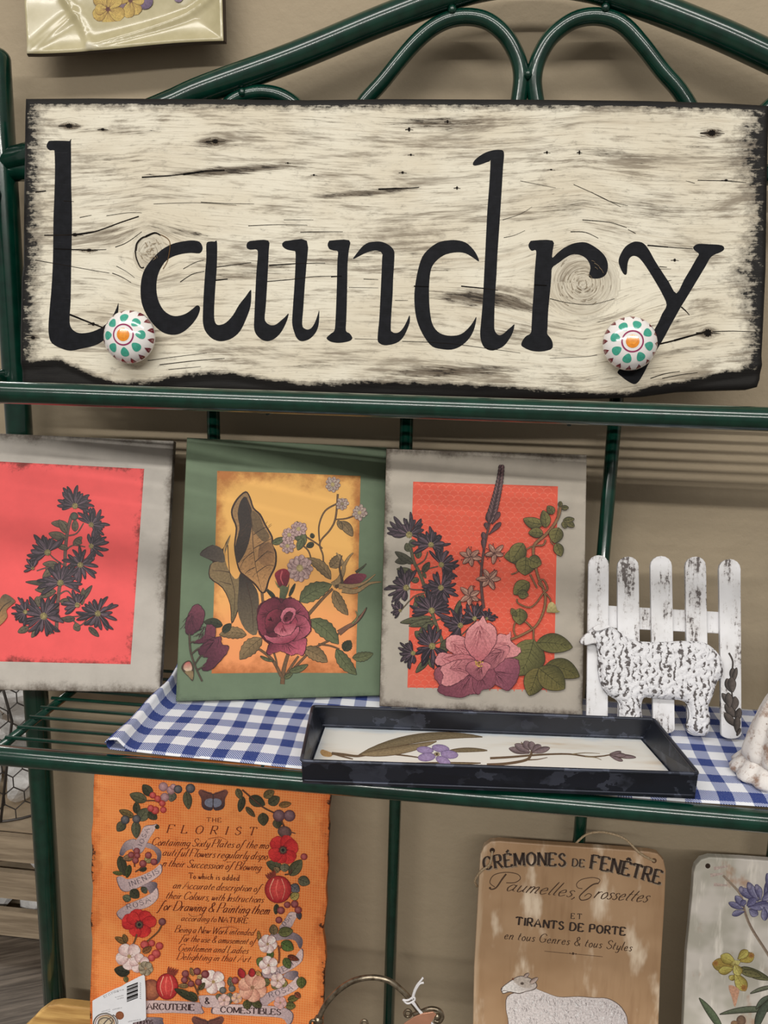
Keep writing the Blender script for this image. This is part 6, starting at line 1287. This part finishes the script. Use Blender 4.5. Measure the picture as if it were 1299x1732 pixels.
for k in range(520):
    x = rd.uniform(225, 990); y = rd.uniform(455, 720)
    yt = np.interp(x, (215, 300, 400, 480, 560, 700, 860, 930, 990), (470, 470, 455, 462, 490, 486, 498, 530, 620))
    if y < yt + 6: y = yt + rd.uniform(4, 50)
    l = rd.uniform(8, 26); a = rd.uniform(.9, 1.9) + (.4 if x > 850 else 0); c = rd.choice((GL_, GL_, GD, C(238, 234, 232), C(240, 236, 234)))
    ik.stroke(zs((x, y), (x + l * .4 * math.cos(a) + 3, y + l * .4 * math.sin(a)), (x + l * math.cos(a), y + l * math.sin(a))), .9, c, .3, n=2)
ik.flat = False
ik.build('printed_design', INK, pq)
m = Mat('jute twine', .9, .1); n = m.noise(m.obj(), 700, 3); m.color(m.mix(m.step(n, .3, .7), C(150, 126, 98), C(196, 176, 146))).bump(n, .5, .001); JUTE = m.m
tw = [spq.pt(*z((1178, 237))[0], .001)] + [spq.pt(*p, h) for p, h in zip(z((1140, 215), (1080, 178), (1000, 110), (900, 86), (820, 92), (760, 118), (700, 170)), (.003, .003, -.003, -.008, -.012, -.014, -.013))]
MB().tube(cat(tw, 6), .0014, 8).build('hanging_twine', JUTE, pq)
tw = [spq.pt(*z((190, 175))[0], .001)] + [spq.pt(*p, h) for p, h in zip(z((175, 250), (125, 290), (92, 345), (84, 385), (98, 425)), (.003, .003, -.002, -.006, -.012))]
MB().tube(cat(tw, 6), .0014, 8).build('hanging_twine', JUTE, pq)

# ------------------------------------------------------------------ pale plaque with irises
z = Z(1100, 1400, 5.216); yb = foot(1150, .862)
ip = Plane(atY(1150, yb, .862), atY(1150, yb, .862) + np.array([1, 0, 0]), atY(1180, 1455, .920))
iq = empty('wooden_plaque', ip.pt(1280, yb), 'pale whitewashed rounded plaque painted with yellow iris and blue blossoms', 'plaque')
m = Mat('pale brushed paint', .5, .4); o = m.obj(); n = m.noise(m.scale(o, (60, 10, 1)), 1, 4, .6); n2 = m.noise(m.scale(o, (22, 14, 1)), 1, 4, .6); n3 = m.noise(o, 13, 3)
c = m.mix(m.step(n3, .4, .6), C(176, 172, 160, KS), C(206, 200, 192, KS)); c = m.mix(m.step(n, .52, .7, 0, .85), c, C(232, 224, 214, KS)); c = m.mix(m.step(n2, .58, .68, 0, .75), c, C(166, 128, 100, KS)); m.color(c)
outl = z((268, 1732), (320, 1100), (370, 600), (384, 400), (400, 340), (448, 284), (520, 262), (800, 275), (1038, 293), (1500, 325), (1600, 345), (1640, 420), (1630, 700), (1590, 1732)); outl[0] = (outl[0][0] - 8, yb); outl[-1] = (outl[-1][0], yb)
slab('plaque_board', stand(ip.locs(outl)), .010, m.m, iq, ip, 0, .0015, 2)
ik = Ink(ip, k=KS); s5 = 5.216
ik.disc(*z((507, 337))[0], 4.4, C(40, 28, 20), C(60, 44, 32))
ik.stroke(z((640, 420), (720, 500), (800, 600), (840, 760), (900, 900), (1040, 1120), (1100, 1240)), 4, C(150, 134, 118), 5); ik.stroke(z((820, 700), (850, 780), (900, 890), (1040, 1110)), 2, C(124, 108, 96), 2)
for q in (((530, 420), (640, 405)), ((560, 500), (680, 510)), ((560, 360), (680, 340))): ik.stroke(z(*q), 6, C(186, 168, 160), 3)
BL1, BL2 = C(118, 116, 156), C(80, 78, 116)
for b, t, w in (((960, 640), (780, 535), 90), ((950, 650), (860, 480), 80), ((970, 640), (930, 500), 70), ((830, 700), (750, 600), 70), ((820, 720), (690, 660), 60), ((830, 740), (720, 770), 60), ((870, 720), (950, 770), 80), ((860, 700), (1040, 660), 90), ((1000, 620), (1080, 440), 110), ((980, 640), (1100, 580), 100), ((960, 680), (1080, 730), 110), ((1000, 700), (1010, 820), 70), ((850, 690), (930, 620), 80), ((1040, 560), (1030, 400), 60), ((800, 690), (840, 640), 60)):
    p = z(b, t); ik.leaf(p[0], p[1], w / s5 * .8, mixc(BL1, C(170, 168, 196), rd.random()), BL2, peak=.6, edge=C(70, 66, 96), bend=rd.uniform(-.15, .15)); ik.stroke(p, .7, C(64, 60, 92), .3)
for (x, y, r) in ((875, 515, 24), (940, 525, 20), (800, 545, 22)): ik.disc(*z((x, y))[0], r / s5, C(150, 146, 170), C(90, 86, 116), r * 1.4 / s5)
YI, YD = C(206, 196, 110), C(150, 132, 66)
lf(ik, *z((800, 1230), (1060, 1340)), 14, C(116, 116, 80), .05, 4); lf(ik, *z((800, 1270), (980, 1310)), 12, C(130, 126, 84), -.05, 3)
for b, t, w, c in (((740, 1220), (545, 1200), 110, C(176, 150, 78)), ((740, 1240), (600, 1270), 70, YI), ((760, 1200), (620, 1125), 90, YI), ((780, 1180), (915, 1120), 90, C(190, 170, 86)), ((770, 1160), (860, 1080), 70, YI), ((740, 1270), (840, 1440), 100, YI), ((740, 1300), (700, 1340), 50, YI), ((760, 1230), (740, 1170), 90, C(220, 212, 140)), ((740, 1200), (790, 1300), 80, C(222, 214, 130))):
    p = z(b, t); ik.leaf(p[0], p[1], w / s5, c, YD, peak=.62, edge=C(110, 90, 50)); ik.stroke(p, .8, C(120, 96, 50), .3)
for x, y, r in ((575, 1195, 30), (890, 1125, 30), (825, 1410, 34)): ik.disc(*z((x, y))[0], r / s5, C(142, 98, 54), C(170, 130, 70), jag=.3)
ik.poly(z((690, 1390), (780, 1420), (770, 1500), (745, 1580), (720, 1500)), C(196, 150, 124), 3)
for b, t, w, c, bd in (((640, 1800), (430, 1500), 60, C(102, 116, 90), .05), ((1100, 1610), (610, 1645), 50, C(104, 112, 92), .1), ((930, 1780), (1080, 1490), 70, C(84, 94, 80), -.15), ((1100, 1400), (880, 1462), 30, C(120, 124, 104), .1), ((1060, 1480), (930, 1600), 40, C(96, 106, 90), .15)):
    p = z(b, t); lf(ik, p[0], p[1], w / s5, c, bd, 0)
ik.disc(*z((800, 1700))[0], 8, C(128, 104, 84), C(90, 70, 60), 9); ik.disc(*z((740, 1725))[0], 6, C(150, 120, 90), C(110, 84, 66), 5)
ik.build('painted_flowers', INK, iq)

# ------------------------------------------------------------------ pale wooden board behind the orange one
yb = foot(60, .890)
wp = Plane(atY(60, yb, .890), atY(60, yb, .890) + np.array([1, 0, 0]), atY(60, 1700, .910))
wb = empty('cutting_board', wp.pt(160, yb), 'plain light wood board with rounded corner, behind tall orange board', 'cutting board')
m = Mat('honey wood', .5, .4); n = m.noise(m.scale(m.obj(), (4, 60, 1)), 1.5, 5, .6); m.color(m.mix(m.step(n, .35, .68), C(196, 158, 96, 1.3), C(150, 112, 62, 1.3)))
slab('board', stand(wp.locs([(18, yb), (26, 1760), (36, 1742), (48, 1731), (60, 1718), (80, 1703), (100, 1700), (153, 1706), (300, 1720), (330, 1740), (340, yb)])), .016, m.m, wb, wp, 0, .003, 3)

# ------------------------------------------------------------------ metal basket with hoop handle
z = Z(480, 1600, 3.821); HY = .80
m = Mat('antique bronze', .3, .5, .85); n = m.noise(m.obj(), 120, 3); m.color(m.mix(m.step(n, .3, .7), C(104, 92, 76), C(168, 156, 136))); BRZ = m.m
bc2 = np.array([float(atY(623, 1735, HY)[0]), HY, ZL])
bk = empty('metal_basket', bc2, 'antique bronze basket with round hoop handle and white string tied on', 'basket')
hp = z((205, 560), (228, 470), (270, 380), (350, 290), (450, 226), (570, 203), (680, 225), (760, 285), (820, 350), (870, 420), (900, 520))
hp3 = [atY(*p, HY) for p in cat(hp, 5)]
MB().tube(hp3, .0032, 12).build('hoop_handle', BRZ, bk)
for p in (hp3[4], hp3[-4]):
    MB().tube([p + np.array([0, 0, d]) for d in (-.012, -.008, -.004, 0, .004, .007)], [.0040, .0062, .0042, .0062, .0048, .0034], 12).build('handle_socket', BRZ, bk)
def ringat(cx, cy, r, tr, name):
    MB().tube([atY(*z((cx + r * math.cos(a), cy + r * math.sin(a)))[0], HY - .004) for a in np.linspace(0, 2 * math.pi, 17)[:-1]], tr, 8, closed=True).build(name, BRZ, bk)
ringat(802, 436, 22, .0016, 'scroll'); ringat(190, 500, 20, .0016, 'scroll'); ringat(520, 500, 20, .0016, 'scroll')
MB().tube([atY(*p, HY - .004) for p in cat(z((840, 445), (890, 425), (950, 405), (1005, 418), (1026, 455), (1005, 488), (972, 482)), 5)], .0026, 8).build('scroll', BRZ, bk)
b0 = atY(*z((992, 456))[0], HY - .005); MB().tube([b0 + np.array([0, 0, d]) for d in (-.0036, -.0026, 0, .0026, .0036)], [.001, .0026, .0037, .0026, .001], 10).build('scroll_bead', BRZ, bk)
tz = float(atY(623, 1738, HY)[2]) - .016; rr = abs(float(hp3[-1][0] - hp3[0][0])) / 2
lathe('bowl', [(rr * .62, 0.0, 0), (rr * .70, .004, 0), (rr * .9, (tz - ZL) * .5, 0), (rr * 1.0, tz - ZL - .004, 0), (rr * 1.03, tz - ZL, 0), (rr * .97, tz - ZL - .002, 0), (rr * .86, (tz - ZL) * .5, 0), (rr * .6, .006, 0)], 8, .0, BRZ, bk, bc2, 48).scale = (1, .22, 1)
m = plain('copper plate', C(206, 150, 122), .3, .1, 40, .4)
cpl = Plane(atY(*z((770, 560))[0], HY - .008), atY(*z((940, 560))[0], HY - .008), atY(*z((880, 440))[0], HY - .008))
slab('copper_plate', cpl.locs(z((740, 560), (780, 503), (840, 462), (900, 438), (965, 428), (985, 445), (950, 500), (940, 560))), .0012, m, bk, cpl, 0, .0003, 1)
m = plain('white cotton string', C(226, 224, 226), .9, .08, 300); 
for q in (z((770, 345), (800, 372), (845, 350), (838, 330), (805, 350), (775, 350)), z((830, 345), (840, 300), (860, 255), (885, 225), (900, 205)), z((838, 335), (850, 290), (878, 245), (905, 238)), z((835, 355), (870, 410), (920, 455), (975, 520)), z((825, 360), (860, 402), (905, 460), (950, 520))):
    MB().tube([atY(*p, HY - .006) for p in cat(q, 5)], .0012, 6).build('tied_string', m, bk)

# ------------------------------------------------------------------ crate and wire basket in the aisle beyond the wall's end
CY = 1.598; m = Mat('grey weathered crate wood', .7, .2); n = m.noise(m.scale(m.obj(), (4, 4, 60)), 1.5, 5, .6); m.color(m.mix(m.step(n, .3, .7), C(142, 126, 106), C(184, 166, 142))); CW = m.m
cr = empty('wooden_crate', (-1.2, CY + .15, 0), 'grey slatted wooden crate on the dark floor behind the rack', 'crate')
X0, X1, D = -1.52, -.90, .34
for z0, z1 in ((.004, .073), (.107, .178), (.208, .275)):
    MB().box((X0, CY, z0), (X1, CY + .014, z1)).build('slat', CW, cr, smooth=False); MB().box((X0, CY + D, z0), (X1, CY + D + .014, z1)).build('slat', CW, cr, smooth=False)
    for x in (X0, X1 - .014): MB().box((x, CY + .0145, z0), (x + .014, CY + D - .0005, z1)).build('slat', CW, cr, smooth=False)
for x in (X0 + .016, X1 - .044):
    for y in (CY + .016, CY + D - .030): MB().box((x, y, .004), (x + .028, y + .028, .27)).build('corner_post', CW, cr, smooth=False)
MB().box((X0 + .02, CY + .02, .0005), (X1 - .02, CY + D - .02, .010)).build('bottom', CW, cr, smooth=False)
m = Mat('white crumpled tissue', .8, .2); n = m.noise(m.obj(), 30, 4); m.color(m.mix(m.step(n, .3, .7), C(222, 221, 220), C(244, 243, 242))).bump(n, .6, .01); TIS = m.m
def crumple(c0, r, seed, name, mat, label=None, cat_=None, group=None):
    rs_ = np.random.RandomState(seed); bm = bmesh.new(); bmesh.ops.create_icosphere(bm, subdivisions=3, radius=r)
    D_ = rs_.normal(size=(14, 3)); D_ /= np.linalg.norm(D_, axis=1)[:, None]; H_ = rs_.uniform(.62, 1.0, 14)
    for v in bm.verts:
        d = np.array(v.co) / r; k = 1.0
        for a, h in zip(D_, H_):
            q = a @ d
            if q > 1e-3: k = min(k, h / q)
        v.co *= max(k, .5)
    me = bpy.data.meshes.new(name); bm.to_mesh(me); bm.free(); me.materials.append(mat)
    o = bpy.data.objects.new(name, me); COLL.objects.link(o); o.location = c0
    lo = min(v.co.z for v in me.vertices); o.location.z = c0[2] - lo
    if label: tag(o, label, cat_, group)
    return o
for k, (x, y, zz_) in enumerate(((-1.02, CY + .075, .011), (-1.14, CY + .085, .011), (-1.26, CY + .08, .011), (-1.08, CY + .19, .011), (-1.38, CY + .1, .011))):
    crumple((x, y, zz_), .056, 40 + k, 'crumpled_tissue', TIS, 'crumpled white tissue ball inside the slatted wooden crate', 'tissue', 'tissue balls inside the crate')
MB().box((X0 + .02, CY + .016, .136), (X1 - .02, CY + D - .004, .146)).build('inner_shelf', CW, cr, smooth=False)
for k, (x, y) in enumerate(((-1.0, CY + .075), (-1.11, CY + .08), (-1.23, CY + .075), (-1.05, CY + .19), (-1.35, CY + .1))):
    crumple((x, y, .147), .05, 60 + k, 'crumpled_tissue', TIS, 'crumpled white tissue ball inside the slatted wooden crate', 'tissue', 'tissue balls inside the crate')
MB().box((X0, CY + .016, .2755), (X1, CY + D, .2835)).build('lid', CW, cr, smooth=False)
wbk = empty('wire_basket', (-1.13, CY + .19, .284), 'dark chicken wire basket full of white tissue, on the slatted crate', 'basket')
WC, WR, WZ0, WZ1 = np.array([-1.13, CY + .19]), .165, .284, .80
m = plain('dark wire', C(84, 80, 78), .4, .1, 60, .6); WIRE = m
def cyl(a, zz_, r=WR): return np.array([WC[0] + r * math.cos(a), WC[1] + r * math.sin(a), zz_])
hw = MB(); nh = 24; da = 2 * math.pi / nh; hh = .042
row = 0; zc = WZ0 + .004
while zc < WZ1 - hh:
    for k in range(nh):
        a = da * (k + (.5 if row % 2 else 0))
        p0, p1, p2 = cyl(a, zc), cyl(a, zc + hh * .6), cyl(a + da / 2, zc + hh)
        hw.tube([p0, p1], .0016, 4, cap=False); hw.tube([p1, p2], .0016, 4, cap=False); hw.tube([p1, cyl(a - da / 2, zc + hh)], .0016, 4, cap=False)
    zc += hh; row += 1
hw.build('chicken_wire', WIRE, wbk)['kind'] = 'stuff'
for zz_ in (WZ0 + .003, .45, .62, WZ1): MB().tube([cyl(a, zz_) for a in np.linspace(0, 2 * math.pi, 33)[:-1]], .003, 8, closed=True).build('hoop', WIRE, wbk)
for k in range(8): MB().tube([cyl(k * math.pi / 4 - 1.25, WZ0 + .004, WR + .002), cyl(k * math.pi / 4 - 1.0, .54, WR + .002), cyl(k * math.pi / 4 - 1.25, WZ1, WR + .002)], .0032, 8).build('rib', WIRE, wbk)
k = 0
for lv in range(4):
    for a in ([0, 1.57, 3.14, 4.71] if lv % 2 else [.78, 2.35, 3.92, 5.49]):
        crumple((WC[0] + .082 * math.cos(a), WC[1] + .082 * math.sin(a), .2875 + lv * .112), .057, 80 + k, 'crumpled_tissue', TIS, 'crumpled white tissue ball inside the chicken wire basket', 'tissue', 'tissue balls inside the wire basket'); k += 1
